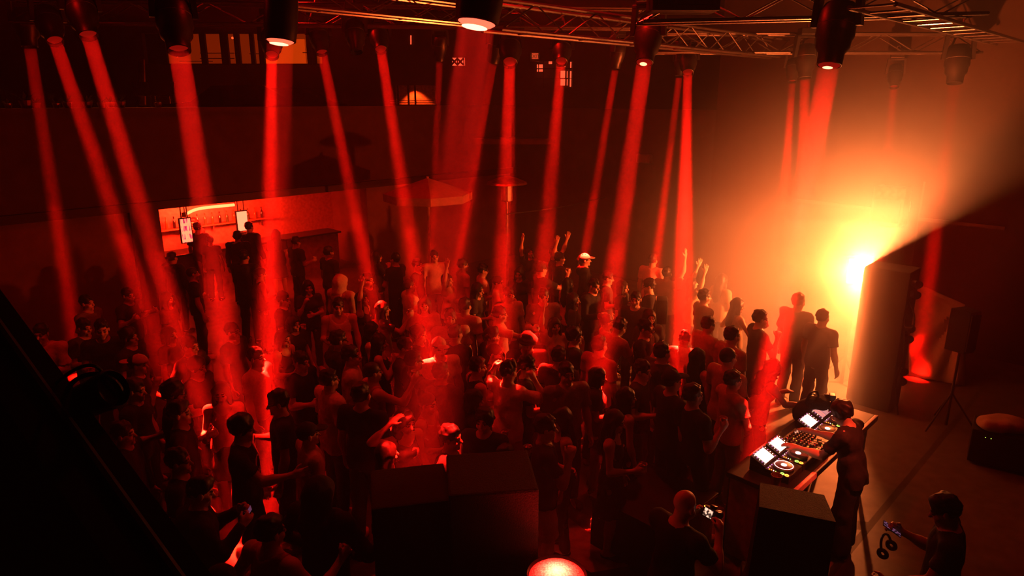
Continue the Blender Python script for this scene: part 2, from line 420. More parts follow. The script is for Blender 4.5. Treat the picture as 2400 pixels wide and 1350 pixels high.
def leg_mesh(rig, kind):
    lo, hi = rig.bounds(.13); hi[2] = 1.06; F = Field(lo, hi, .018)
    g = {'trousers': .02, 'jeans': .013, 'shorts': .028, 'skirt': .02, 'wide': .04}[kind]
    F.ell((0, -.008, .93), (.153, .108, .10), .04)
    for sd in (-1, 1):
        hip, knee, ank = rig.leg[sd]
        if kind == 'skirt': continue
        if kind == 'shorts': F.cone(hip, hip + (knee - hip) * .95, .074 + g * .5, .075 + g, .05, clip='b'); continue
        F.cone(hip, knee, .076 + g * .6, .057 + g, .05); F.cone(knee, ank, .057 + g, .043 + g * 1.2, .03, clip='b')
    if kind == 'skirt': F.cone((0, 0, .95), (0, .01, .55), .16, .21, .05, sq=(1, .8, 1), clip='b')
    F.rough(.006, 34, 7)
    F.half((0, 0, 1), (0, 0, .97))
    return F.mesh('trousers')

def shoe_mesh():
    F = Field((-.08, -.12, -.03), (.08, .24, .16), .011)
    F.cone((0, -.035, .045), (0, .12, .042), .043, .04, .03); F.cone((0, .1, .04), (0, .155, .036), .04, .034, .03); F.cone((0, -.03, .05), (0, -.01, .105), .045, .044, .03, clip='b')
    F.half((0, 0, -1), (0, 0, 0)); return F.mesh('shoe')

def hair_mesh(kind):
    F = Field((-.19, -.21, 1.15), (.19, .17, 1.83), .0125)
    def skull(g, top=0): F.ell((0, -.016, 1.637 + top), (.074 + g, .093 + g, .085 + g), .02)
    def face(z, y=.05):                             # leave the face free
        F.ell((0, .125, z), (.088, .085, .12), .012, 'cut')
    if kind == 'short':
        skull(.007); F.ell((0, -.01, 1.70), (.062, .08, .034), .03); F.rough(.008, 95, 1); F.ell((0, .135, 1.555), (.075, .085, .112), .02, 'cut')
        F.half((0, .45, -1), (0, -.09, 1.535)); 
    elif kind == 'buzz': skull(.005); face(1.56); F.half((0, .45, -1), (0, -.09, 1.55))
    elif kind == 'curly':
        skull(.022, .006); F.rough(.011, 60, 3); face(1.55); F.half((0, .25, -1), (0, -.09, 1.53))
    elif kind == 'undercut':
        skull(.006); F.ell((0, .0, 1.705), (.066, .09, .042), .03); F.rough(.010, 80, 4); face(1.565); F.half((0, .5, -1), (0, -.09, 1.56))
    elif kind in ('long', 'long_wavy'):
        w = kind == 'long_wavy'
        skull(.016); F.cone((0, -.06, 1.60), (0, -.085, 1.30), .088, .085, .04, sq=(1.05, .62, 1)); F.cone((0, -.09, 1.32), (0, -.095, 1.24), .08, .05, .04, sq=(1, .55, 1))
        for sd in (-1, 1): F.cone((sd * .072, .0, 1.63), (sd * .088, .01, 1.40), .034, .034, .03); F.cone((sd * .088, .01, 1.4), (sd * .085, .03, 1.32), .032, .016, .03)
        F.rough(.018 if w else .007, 55, 5); face(1.555)
    elif kind == 'bob':
        skull(.018); F.cone((0, -.04, 1.60), (0, -.05, 1.49), .094, .09, .04, sq=(1, .75, 1))
        for sd in (-1, 1): F.cone((sd * .075, .012, 1.63), (sd * .082, .02, 1.5), .032, .03, .03)
        F.rough(.006, 60, 6); face(1.55); F.half((0, 0, -1), (0, 0, 1.485))
    elif kind == 'bun': 
        skull(.010); F.ell((0, -.1, 1.70), (.045, .045, .045), .02); F.rough(.005, 70, 8); face(1.565); F.half((0, .5, -1), (0, -.09, 1.55))
    elif kind == 'ponytail':
        skull(.010); F.cone((0, -.1, 1.67), (0, -.15, 1.6), .03, .036, .02); F.cone((0, -.15, 1.6), (0, -.135, 1.38), .036, .014, .02); F.rough(.005, 70, 9); face(1.565); F.half((0, .5, -1.0), (0, -.2, 1.36))
    me = F.mesh('hair'); return me

def cap_mesh(kind):
    F = Field((-.13, -.16, 1.56), (.13, .24, 1.78), .010)
    F.ell((0, -.014, 1.638), (.087, .106, .098), .02)
    if kind != 'beanie': F.half((0, 0, -1), (0, 0, 1.643))
    else: F.half((0, .25, -1), (0, 0, 1.628))
    if kind == 'cap': F.ell((0, .12, 1.652), (.075, .075, .012), .012); F.ell((0, -.014, 1.737), (.012, .012, .008), .006)
    if kind == 'bucket':
        F.cone((0, -.01, 1.655), (0, -.01, 1.635), .115, .14, .01, sq=(.92, 1, .35))
    return F.mesh(kind)
# ---------------------------------------------------------------- the lamps of the place, and fill lamps added to them
TAN = 0.7071
U, V = Vector((TAN, TAN, 0)), Vector((-TAN, TAN, 0))         # the hall stands at 45 degrees to the camera
# beams: lens pixel x, y, depth, lens diameter, aimed at (pixel x, y, height), watts, label
BEAMS = [
 (70, 110, 11.0, .18, (165, 720, 1.2), 11, 'black moving head light at the dark end of the truss, dimmest beam of the row'),
 (130, 98, 9.8, .18, (398, 885, 1.3), 16, 'black moving head light beaming down onto a raised bare elbow'),
 (208, 85, 8.4, .18, ('woman in tank top', 1.22, -.18, -.05), 22, 'black moving head light slanting its beam onto the woman in a tank top'),
 (420, 120, 7.2, .215, (575, 1110, 1.2), 30, 'large black moving head light hanging in front of the lit windows'),
 (657, 97, 6.8, .27, (628, 1150, .5), 18, 'big black wash light with tilted open lens before the yellow window'),
 (637, 131, 10.8, .17, (628, 1165, .45), 34, 'slim moving head light tucked behind the big tilted wash light'),
 (755, 125, 11.2, .165, (886, 757, 1.4), 18, 'moving head light beside the window edge, lighting a hand with cup'),
 (893, 118, 11.2, .165, ('one shoulder lit white', 1.5, -.14, 0), 20, 'moving head light next to the unlit black one, beam on cap man shoulder'),
 (1030, 142, 12.0, .125, (1012, 600, 1.5), 8, 'small moving head light above the white lattice window'),
 (1117, 55, 5.8, .33, (955, 1330, .3), 40, 'very large wash light with glowing white lens nearest the camera'),
 (1156, 147, 11.8, .15, (1068, 640, 1.2), 14, 'moving head light close beside the very large wash light'),
 (1195, 148, 11.0, .19, ('both hands up at his head', 1.38, -.08, -.1), 24, 'moving head light with broad vertical beam next to the exit sign'),
 (1315, 146, 11.8, .17, ('forearm is lit blazing white', 1.25, .1, .2), 20, 'moving head light in front of the white upstairs window panes'),
 (1442, 160, 12.0, .13, ('white cap glowing', 1.78, 0, 0), 16, 'narrow moving head light whose beam strikes the white cap'),
 (1510, 147, 8.7, .205, (1360, 1190, .1), 34, 'moving head light with bright lens under the black power box'),
 (1592, 178, 12.0, .12, (1535, 640, 1.5), 12, 'small moving head light with slanted beam over the pale shirt man'),
 (1612, 172, 11.6, .155, ('white back burns out', 1.38, 0, 0), 24, 'moving head light with vertical beam onto the white lit back'),
 (1857, 192, 12.0, .125, (1820, 720, 1.2), 9, 'small moving head light seen through the orange glow'),
 (1887, 183, 11.4, .165, (1872, 720, 1.2), 12, 'moving head light just behind the big one over the blinder'),
 (1943, 154, 7.2, .225, (1745, 1190, .3), 30, 'big moving head light hung over the orange glow'),
 (2095, 205, 12.4, .13, (2047, 720, 1.2), 8, 'small moving head light above the wall box'),
 (2237, 196, 11.4, .19, (2170, 720, 1.2), 5.5, 'moving head light at the dim end of the bright truss'),
]
POWER = 2.7
HAZE = .006
# the blinder: a strong warm flood light in the smoke beside the speaker stack
BLIND = Vector((5.475, 10.36, 1.99))
BLIND_W = 11500
blinder_lamp = lamp('blinder_lamp', 'POINT', BLIND, BLIND_W, (1, .98, .50), shadow_soft_size=.07)
# red fill lamps added unseen above the frame for ambient light on the crowd
WASH = [(-5.5, 8.0), (-2.0, 8.0), (1.2, 9.0), (-3.6, 12.0), (.0, 13.0), (4.2, 5.0)]
FILL_OVER = ['dim side of the crowd', 'people in front of the speakers', 'middle of the crowd', 'people before the bar', 'back rows of the crowd', 'dark corner by the booth']
FILL_W = [28, 46, 70, 42, 62, 8]
# ---------------------------------------------------------------- haze
def haze():
    m = bpy.data.materials.new('stage_haze'); m.use_nodes = True; nt = m.node_tree; nt.nodes.clear()
    o = nt.nodes.new('ShaderNodeOutputMaterial'); s = nt.nodes.new('ShaderNodeVolumeScatter'); s.inputs['Density'].default_value = HAZE; s.inputs['Color'].default_value = (1, .98, .95, 1)
    s.inputs['Anisotropy'].default_value = .1
    a = nt.nodes.new('ShaderNodeVolumeAbsorption'); a.inputs['Color'].default_value = (1, .42, .12, 1); a.inputs['Density'].default_value = ABSORB  # tint put into the haze so warm lamp light fades to red with distance
    ad = nt.nodes.new('ShaderNodeAddShader'); nt.links.new(s.outputs[0], ad.inputs[0]); nt.links.new(a.outputs[0], ad.inputs[1]); nt.links.new(ad.outputs[0], o.inputs['Volume'])
    o = MB().box((-22, -1.5, -.2), (17, 25.9, 8.5)).obj('haze', m); tag(o, 'thin stage haze tinted to redden far light, filling the whole hall', 'haze', kind='stuff')
    # it lies thicker over the dance floor
    for zt, dn in ((2.9, .006),):
        m = bpy.data.materials.new('low_haze'); m.use_nodes = True; nt = m.node_tree; nt.nodes.clear(); o = nt.nodes.new('ShaderNodeOutputMaterial'); s = nt.nodes.new('ShaderNodeVolumeScatter'); s.inputs['Density'].default_value = dn; nt.links.new(s.outputs[0], o.inputs['Volume'])
        tag(MB().box((-6.5, -6.5, .0), (6.5, 5.2, zt)).obj('low_haze', m, M=TR((-1.2, 10.6, 0), R(45))), 'haze lying thicker over the dance floor', 'haze', None, kind='stuff')
    # smoke added to shape the glow of the flood light: thickest at the lamp, thinning outwards, and filtering the lamp from white to orange
    m = bpy.data.materials.new('smoke'); m.use_nodes = True; nt = m.node_tree; nt.nodes.clear(); N = nt.nodes.new; K = nt.links.new
    o = N('ShaderNodeOutputMaterial'); s = N('ShaderNodeVolumeScatter'); a = N('ShaderNodeVolumeAbsorption'); ad = N('ShaderNodeAddShader'); a.inputs['Color'].default_value = SMOKE_TINT
    tc = N('ShaderNodeTexCoord'); ln = N('ShaderNodeVectorMath'); ln.operation = 'LENGTH'; K(tc.outputs['Object'], ln.inputs[0])
    def math_(op, x, y=None):
        n = N('ShaderNodeMath'); n.operation = op
        for q, v in ((0, x), (1, y)):
            if v is None: continue
            if isinstance(v, (int, float)): n.inputs[q].default_value = v
            else: K(v, n.inputs[q])
        return n.outputs[0]
    r = ln.outputs['Value']; fall = math_('POWER', math_('MAXIMUM', math_('SUBTRACT', 1, math_('DIVIDE', r, 3.8)), 0), 2.0)
    den = math_('MULTIPLY', math_('ADD', math_('EXPONENT', math_('DIVIDE', r, -.66)), .14), math_('MULTIPLY', fall, SMOKE))
    K(den, s.inputs['Density']); K(math_('MULTIPLY', den, .42), a.inputs['Density']); K(s.outputs[0], ad.inputs[0]); K(a.outputs[0], ad.inputs[1]); K(ad.outputs[0], o.inputs['Volume'])
    mb = MB(); bmesh.ops.create_icosphere(mb.bm, subdivisions=4, radius=3.8)
    o = mb.obj('added_smoke', m, M=Matrix.Translation(BLIND + Vector((-.8, -.65, 0)))); tag(o, 'smoke added to shape the glow of the blinding flood light', 'smoke', kind='stuff')
SMOKE, SMOKE_TINT = 4.0, (1, .6, .38, 1)
ABSORB = .18
haze()

# ---------------------------------------------------------------- the setting
def structure(mb, name, m, **k): return mb.obj(name, m, kind='structure', **k)
structure(MB().box((-24, -2, -.2), (20, 30, 0)), 'floor', M['floor'])
BO = Vector((-7.1, 13.6, 0))                                   # jamb of the bar opening; the bar wall runs along U from here
BM = TR(BO, R(45))
ZT = 2.5
structure(MB().box((-9, 0, 0), (-.55, .3, ZT), BM), 'wall_bar_left', M['wall2'])
structure(MB().box((-9, -.05, ZT), (10.2, .3, 4.38), BM), 'wall_upper_bar', M['wall'])
structure(MB().box((4.9, 0, 0), (10.2, .3, ZT), BM), 'wall_bar_right', M['wall2'])
structure(MB().box((-.55, -.12, 0), (-.02, .35, ZT), BM), 'trim_1', M['black'])
structure(MB().box((-9, -.14, ZT), (10, -.04, ZT + .16), BM), 'trim_2', M['black'])
structure(MB().box((-9, -.2, 4.38), (10.2, .4, 4.46), BM), 'trim_3', M['wall'])
structure(MB().box((-1.2, 3.4, 0), (6, 3.6, 2.9), BM), 'wall_bar_back', M['tile'])
structure(MB().box((-1.3, .3, 0), (-1.1, 3.5, 2.9), BM), 'wall_bar_end', M['tile'])
structure(MB().box((5.9, .3, 0), (6.1, 3.5, 2.9), BM), 'wall_bar_side', M['wall2'])
structure(MB().box((-1.3, .3, ZT + .35), (6.1, 3.6, ZT + .5), BM), 'ceiling_bar', M['plaster'])
# right wall along V, through W0
W0 = Vector((7.6, 13.0, 0)); WM = TR(W0, R(135))               # local x runs towards the corner, local y away from the hall (-U side is the hall)
structure(MB().box((-12, -.3, 0), (4.2, 0, 8.4), WM), 'wall_right', mat('right_wall', (.035, .028, .024), .85, scale=2))
structure(MB().box((4.2, -.3, 0), (10.9, 0, 4.38), WM), 'wall_corner', M['wall'])
def wall_right(x, y): return on_plane(x, y, W0 - U * .0, U)
# ledge, seams and the box on the right wall
p = wall_right(2020, 485); lx = (p - W0).dot(V)
structure(MB().box((lx - .55, .0, p.z - .03), (lx + 1.3, .06, p.z + .03), WM), 'trim_4', M['wall2'])
p2 = wall_right(2220, 520); lx2 = (p2 - W0).dot(V)
structure(MB().box((lx2 - .9, .0, p2.z - .03), (lx2 + .45, .06, p2.z + .03), WM), 'trim_5', M['wall2'])
structure(MB().box((lx - .6, .0, 0), (lx - .57, .015, p.z + .5), WM), 'trim_6', M['wall2'])
structure(MB().box((lx2 + .46, .0, 0), (lx2 + .49, .015, p2.z + .7), WM), 'trim_7', M['wall2'])
# upper street level behind the bar wall, and the far building
structure(MB().hexa([BM @ Vector(q) for q in ((-12, .3, 3.4), (13, .3, 3.4), (13, 5.2, 3.4), (-12, 9, 3.4), (-12, .3, 3.55), (13, .3, 3.55), (13, 5.2, 3.55), (-12, 9, 3.55))]), 'floor_upper', M['floor'])
structure(MB().box((-16, 19.5, 3.4), (10, 26, 3.55)), 'floor_street', M['floor'])
FY = 26.0
def far(x, y, dy=0): return on_plane(x, y, (0, FY + dy, 0), Vector((0, 1, 0)))
fw = mat('far_wall', (.10, .075, .06), .9, scale=1)
def far_wall():
    holes = [(320, 78, 745, 149), (918, 200, 1016, 245), (1056, 135, 1087, 154), (1256, 143, 1346, 206)]
    a, b = far(-300, -260), far(2900, 330); x0, x1, z0, z1 = a.x, b.x, 3.5, a.z
    xs = sorted([x0, x1] + [far(h[i], 0).x for h in holes for i in (0, 2)]); zs = sorted([z0, z1] + [far(0, h[i]).z for h in holes for i in (1, 3)])
    hb = [(far(h[0], 0).x, far(h[2], 0).x, far(0, h[3]).z, far(0, h[1]).z) for h in holes]
    mb = MB()
    for i in range(len(xs) - 1):
        for j in range(len(zs) - 1):
            cx, cz = (xs[i] + xs[i + 1]) / 2, (zs[j] + zs[j + 1]) / 2
            if any(h[0] < cx < h[1] and h[2] < cz < h[3] for h in hb): continue
            mb.box((xs[i], FY, zs[j]), (xs[i + 1], FY + .25, zs[j + 1]))
    structure(mb, 'wall_far', fw)
far_wall()
def fbox(mb, x0, y0, x1, y1, d0=-.05, d1=.05):
    a, b = far(x0, y1), far(x1, y0); return mb.box((a.x, FY + d0, a.z), (b.x, FY + d1, b.z))
glow = emit('lit_room_wall', (.75, .85, .10), .75); dimglow = emit('dim_room_wall', (.5, .55, .07), .34); whitepane = emit('lit_white_pane', (.95, 1.2, 1.8), 1.6); cool = emit('lamp_glint', (1, .9, .8), 3)
wf = mat('window_frame', (.02, .015, .012), .6)
# window 1: the long window with a warm room behind
w = structure(MB().box((far(320, 0).x, FY + 1.6, far(0, 152).z), (far(745, 0).x, FY + 1.7, far(0, 70).z)), 'window_1', dimglow)
for a, b, y0, y1, mt in ((590, 616, 88, 152, glow), (616, 652, 88, 152, glow), (652, 692, 84, 152, glow), (452, 524, 106, 152, dimglow), (692, 722, 84, 152, dimglow), (385, 440, 124, 152, dimglow)):
    fbox(MB(), a, y0, b, y1, 1.4, 1.5).obj('room_panel', mt, w)
for x, t in ((382, 4), (476, 4), (526, 9), (556, 4), (591, 2), (612, 5), (724, 5), (735, 3)): fbox(MB(), x - t / 2, 76, x + t / 2, 152, -.02, .12).obj('mullion', wf, w)
for x0, x1, y in ((440, 523, 120), (440, 523, 133), (390, 470, 140), (560, 590, 122), (690, 722, 119)): fbox(MB(), x0, y - .8, x1, y + .8, 1.0, 1.05).obj('glazing_bar', wf, w)
for x, y in ((481, 132), (416, 131), (545, 89), (732, 137), (737, 137)): MB().ball(far(x, y, .8), .045, 8).obj('room_lamp', cool, w)
# window 2: alcove lit by one downlight
w = structure(MB().box((far(918, 0).x, FY + .7, far(0, 247).z), (far(1016, 0).x, FY + .8, far(0, 198).z)), 'window_2', mat('alcove_wall', (.7, .52, .25), .8))
for x in (957, 973): fbox(MB(), x - 1.2, 198, x + 1.2, 247, .0, .06).obj('mullion', wf, w)
for y in (236, 241): fbox(MB(), 916, y - .8, 1018, y + .8, -.1, -.05).obj('handrail', M['steel'], w)
a = far(968, 199, .38); lamp('alcove_downlight', 'SPOT', a, 120, (1, .9, .55), w, a + Vector((.1, .12, -2)), spot_size=R(95), spot_blend=.25, shadow_soft_size=.07)
# window 3: small white lattice
w = structure(MB().box((far(1056, 0).x, FY + .15, far(0, 155).z), (far(1088, 0).x, FY + .2, far(0, 134).z)), 'window_3', whitepane)
for k in range(2):
    xa, xb = (1058, 1072) if k == 0 else (1072, 1086)
    for s_ in (0, 1):
        A, B = far(xa, 137 if s_ else 152, .05), far(xb, 152 if s_ else 137, .05); MB().rod(A, B, .035, 6).obj('lattice_bar', wf, w)
for x in (1057, 1072, 1087): fbox(MB(), x - 1, 134, x + 1, 155, .02, .1).obj('frame_bar', wf, w)
# window 4: bright white panes with black bars
w = structure(MB().box((far(1252, 0).x, FY + .6, far(0, 208).z), (far(1348, 0).x, FY + .65, far(0, 140).z)), 'window_4', fw)
for x0, y0, x1, y1 in ((1264, 150, 1273, 159), (1264, 161, 1273, 167), (1259, 150, 1262, 167), (1287, 143, 1295, 149), (1315, 147, 1327, 156), (1315, 165, 1326, 182), (1315, 185, 1326, 200), (1330, 166, 1332, 182), (1330, 185, 1332, 200), (1338, 144, 1341, 158), (1337, 166, 1341, 203)):
    fbox(MB(), x0, y0, x1, y1, .3, .34).obj('pane', whitepane, w)
for x in (1274, 1299, 1313, 1328, 1334): fbox(MB(), x - 1, 142, x + 1, 207, .1, .2).obj('mullion', wf, w)
for y in (160, 161.5, 183.5): fbox(MB(), 1256, y - .6, 1346, y + .6, .1, .2).obj('glazing_bar', wf, w)
# exit sign, a tall lamp line
e = tag(fbox(MB(), 1243, 124, 1264, 145, -.3, .0).obj('exit_sign', mat('sign_case', (.5, .55, .5), .5)), 'small lit EXIT sign on the far upstairs wall', 'sign')
fbox(MB(), 1246, 126, 1261, 139, -.32, -.3).obj('sign_face', emit('sign_face_light', (.8, 1.0, 1.1), .8), e)
fc = bpy.data.curves.new('sign_text', 'FONT'); fc.body = 'EXIT'; fc.align_x = 'CENTER'; fc.align_y = 'CENTER'; fc.size = .17; fc.extrude = .005
fo = bpy.data.objects.new('sign_text', fc); link(fo); tm = bpy.data.meshes.new_from_object(fo.evaluated_get(bpy.context.evaluated_depsgraph_get())); bpy.data.objects.remove(fo); use('sign_letters', tm, emit('sign_letters', (.1, .55, .4), .25), e, Matrix.Translation(far(1253.5, 132.5, -.34)) @ Matrix.Rotation(R(90), 4, 'X'))
t = tag(MB().rod(far(963, 83, -.02), far(963, 104, -.02), .022, 6).obj('tube_light', whitepane), 'short upright white tube light on the far upstairs wall', 'light')
# column and upper street things
structure(MB().rod(px(331, 140, 21), px(334, 246, 21), .10, 12), 'pillar_1', M['plaster'])
# ---------------------------------------------------------------- trusses
BRACE = {}
def truss(A, B, w, label, group=None, ladder=False, step=.55, r=.024):
    """A box truss: four chords and bracing; or a flat ladder of two chords and rungs."""
    A, B = Vector(A), Vector(B); d = B - A; L = d.length
    t = empty('ladder_truss' if ladder else 'box_truss', A, label=label, cat='truss', group=group)
    t.rotation_euler = d.to_track_quat('X', 'Z').to_euler()
    offs = [(0, -w / 2), (0, w / 2)] if ladder else [(-w / 2, -w / 2), (-w / 2, w / 2), (w / 2, -w / 2), (w / 2, w / 2)]
    for z, y in offs: MB().rod((0, y, z), (L, y, z), r, 8).obj('chord', M['alu'], t, smooth=True)
    n = int(L / step)
    key = (w, step)
    if key not in BRACE: BRACE[key] = (MB().rod((0, 0, 0), (step, 0, w), .010, 6).mesh('brace'), MB().rod((0, -w / 2, 0), (0, w / 2, 0), .012, 6).mesh('rung'))
    bz, rg = BRACE[key]
    for i in range(n):
        x = i * L / n
        if ladder: use('rung', rg, M['alu'], t, Matrix.Translation((x, 0, 0))); continue
        for y in (-w / 2, w / 2): use('brace', bz, M['alu'], t, Matrix.Translation((x, y, -w / 2)) if i % 2 == 0 else Matrix.Translation((x, y, w / 2)) @ Matrix.Rotation(math.pi, 4, 'X'))
        if i % 2: use('rung', rg, M['alu'], t, Matrix.Translation((x, 0, -w / 2)))
    return t
E1 = px(1828, 115, 12.4)
truss(E1 - U * 7.2, E1, .30, 'aluminium box truss running away towards the corner, lit orange')
truss((-7.5, 11.0, 5.88), (2.2, 12.0, 5.88), .30, 'long aluminium box truss over the bar side that carries small lights')
truss((2.3, 12.25, 5.52), (7.9, 12.25, 5.52), .30, 'aluminium box truss at eye level over the glow, orange underneath')
truss(px(1500, 24, 7.6), px(2300, 6, 8.0), .26, 'aluminium box truss just over the big light above the glow')
E3 = px(2372, 103, 11.0)
truss(E3 - U * 6.5, E3, .42, 'flat aluminium ladder truss in the upper dark corner', ladder=True, step=.5)
truss(px(640, -14, 8.2), px(640, -14, 8.2) + U * 3.2, .26, 'aluminium box truss beside the largest wash light')
truss(Vector((-8.6, 12.2, 6.6)), Vector((-3.9, 6.4, 6.6)), .26, 'aluminium box truss holding the three slanted lights in the dark')
truss((-4.6, 6.6, 6.15), (4.6, 6.6, 6.15), .30, 'aluminium box truss above the frame over the dance floor')
# ---------------------------------------------------------------- moving head lights with their beams
lens_red = emit('lens_red', (1, .04, .03), .22); lens_hot = emit('lens_hot', (1, .5, .38), 6); lens_off = M['glass_dark']; lens_wide = emit('lens_wide', (1, .16, .11), 3)
_f = {}
_f['base'] = MB().box((-.17, -.12, 0), (.17, .12, .13), bevel=.02).mesh('base')
y_ = MB()
for s_ in (-1, 1): y_.hexa([(s_ * .215 - .028, -.06, -.40), (s_ * .215 + .028, -.06, -.40), (s_ * .215 + .028, .06, -.40), (s_ * .215 - .028, .06, -.40), (s_ * .19 - .03, -.09, -.02), (s_ * .19 + .03, -.09, -.02), (s_ * .19 + .03, .09, -.02), (s_ * .19 - .03, .09, -.02)])
y_.box((-.22, -.09, -.05), (.22, .09, .0), bevel=.01); _f['yoke'] = y_.mesh('yoke')
_f['head'] = MB().lathe([(.09, .24), (.15, .22), (.185, .14), (.19, -.10), (.17, -.14), (.165, -.22), (.128, -.27), (.122, -.395), (.114, -.40), (.108, -.33)], 28).mesh('head', True)
_f['wide'] = MB().lathe([(.06, .2), (.11, .19), (.13, .12), (.132, -.30), (.125, -.36), (.122, -.395), (.114, -.40), (.110, -.34)], 28).mesh('head', True)
_f['band'] = MB().torus(.178, .012, Matrix.Translation((0, 0, .0)), 28, 6).mesh('band', True)
_f['lens'] = MB().lathe([(.106, 0), (.085, -.014), (.045, -.022), (.001, -.024)], 24, Matrix.Translation((0, 0, -.335)), cap=False).mesh('lens', True)
_f['hot'] = MB().lathe([(.05, 0), (.03, -.004), (.001, -.006)], 16, Matrix.Translation((.01, 0, -.358)), cap=False).mesh('lamp', True)
_f['clamp'] = MB().rod((0, 0, .12), (0, 0, .24), .02, 8).torus(.04, .014, Matrix.Translation((0, 0, .27)) @ Matrix.Rotation(R(90), 4, 'X'), 14, 6).mesh('clamp', True)
fix_mat = mat('fixture_black', (.012, .012, .013), .42, spec=.5)
def stage_light(lens, s, aim, label, hang=None, on=True, open_lens=False, wide=False, arm=False, group='moving head lights on the trusses'):
    lens = Vector(lens); d = (Vector(aim) - lens).normalized(); piv = lens - d * .40 * s
    base = piv + Vector((0, 0, .40 * s))
    t = empty('stage_light', base, math.atan2(d.y, d.x) + R(90), label=label, cat='stage light', group=group); rz = t.rotation_euler.z
    Sc = Matrix.Scale(s, 4)
    use('base', _f['base'], fix_mat, t, Sc); use('yoke', _f['yoke'], fix_mat, t, Sc @ Matrix.Diagonal((.72 if wide else 1, 1, 1, 1))); use('clamp', _f['clamp'], M['steel'], t, Sc)
    if hang:
        top = base.z + .27 * s
        if hang > top + .1: MB().rod((0, 0, .2 * s), (0, 0, hang - base.z), .022, 8).obj('hanging_pipe', fix_mat, t)
    if arm:
        ty, tz = (11.0 + (base.x + 7.5) / 9.7, 5.75) if base.x < 2.25 else (12.25, 5.38)
        MB().rod((0, 0, .24 * s), Matrix.Rotation(-rz, 3, 'Z') @ Vector((0, ty - base.y, tz - base.z)), .018, 8).obj('bracket_arm', fix_mat, t)
    T = Matrix.Rotation(-rz, 4, 'Z') @ Matrix.Translation((0, 0, -.40 * s)) @ (-d).to_track_quat('Z', 'Y').to_matrix().to_4x4() @ Sc
    h = use('head', _f['wide' if wide else 'head'], fix_mat, t, T); use('band', _f['band'], M['tint'], h, Matrix.Diagonal((.74, .74, 1, 1)) if wide else None); use('lens', _f['lens'], (lens_wide if wide else lens_red) if on else lens_off, h, Matrix.Translation((0, 0, -.062 if open_lens else 0)))
    if open_lens: use('lamp', _f['hot'], lens_hot, h, Matrix.Translation((0, 0, -.062)) @ Matrix.Diagonal((1.5, 1.5, 1, 1)) if wide else Matrix.Translation((0, 0, -.062)))
    return t, d
q = px(836, 122, 10.6); stage_light(q, .82, q + Vector((.15, -.5, -1)), 'unlit black moving head light hanging nose down beside a lit one', arm=True, on=False)
# added fill lamps lifting the dim crowd and haze, in made-up housings
for (x, y), w in zip(WASH, FILL_W):
    p = Vector((x, y, 6.9 if y > 7 else 6.2)); aim = p + Vector((.25 * (1 if x < 2 else -1.2), .2, -1))
    lamp('wash_lamp', 'AREA', p, w, RED, None, aim, shape='DISK', size=.36, spread=R(150))
    stage_light(p - (aim - p).normalized() * .04, 1.75, aim, 'added fill light above the frame over the ' + FILL_OVER[WASH.index((x, y))], hang=7.9, wide=True, group='added fill lights above the frame')
dj_l = Vector((4.9, 4.4, 6.4)); lamp('dj_spot_lamp', 'AREA', dj_l, 4, (1, .22, .16), None, (3.1, 6.15, .95), shape='DISK', size=.2, spread=R(12)); stage_light(dj_l + Vector((.02, -.02, .05)), 1.0, (3.35, 6.35, 1.1), 'moving head light above the frame lighting the DJ hands', hang=6.9)
# black boxes high up
b = empty('power_box', px(1600, 2, 7.4), label='black power box hung from the truss above the bright lens', cat='box')
MB().box((-.36, -.2, -.12), (.36, .2, .25), bevel=.02).obj('case', M['black'], b); MB().box((-.3, -.22, -.06), (.3, -.2, .12)).obj('front_panel', M['black_gloss'], b)
for s_ in (-.25, .25): MB().rod((s_, 0, .25), (s_, 0, .6), .015, 6).obj('hook', M['steel'], b)
# ---------------------------------------------------------------- speaker stack, blinder, cloth, wall box
tower = empty('speaker_stack', Vector((5.29, 9.95, 0)), R(-45), label='tall grey-black speaker stack beside the blinding light', cat='speaker')
stack_mat = mat('stack_paint', (.035, .033, .032), .6, bump=.3, scale=60)
MB().box((0, 0, 0), (.62, .5, 2.2), bevel=.012).obj('cabinet', stack_mat, tower)
for z in (.55, 1.1, 1.65): MB().box((-.004, -.004, z - .004), (.624, .3, z + .004)).obj('seam', M['black'], tower)
MB().box((-.02, .04, .04), (0, .46, 2.16)).obj('grille', M['grille'], tower)
for z in (2.02, 1.86, 1.34, 1.18, .66, .5):
    MB().rod((.62, .18, z), (.67, .18, z), .05, 12).obj('castor_plate', M['steel'], tower); MB().rod((.70, .14, z - .01), (.70, .2, z - .01), .055, 16).obj('castor_wheel', M['rubber'], tower, smooth=True)
MB().tube(bez([(.63, .05, 1.8), (.74, .02, 1.6), (.76, .0, 1.42), (.65, .02, 1.4), (.63, .04, 1.55)]), .012).obj('cable', M['rubber'], tower)
MB().tube(bez([(.63, .1, 1.3), (.68, .05, .9), (.65, .04, .5), (.75, .0, .02)]), .012).obj('cable', M['rubber'], tower)
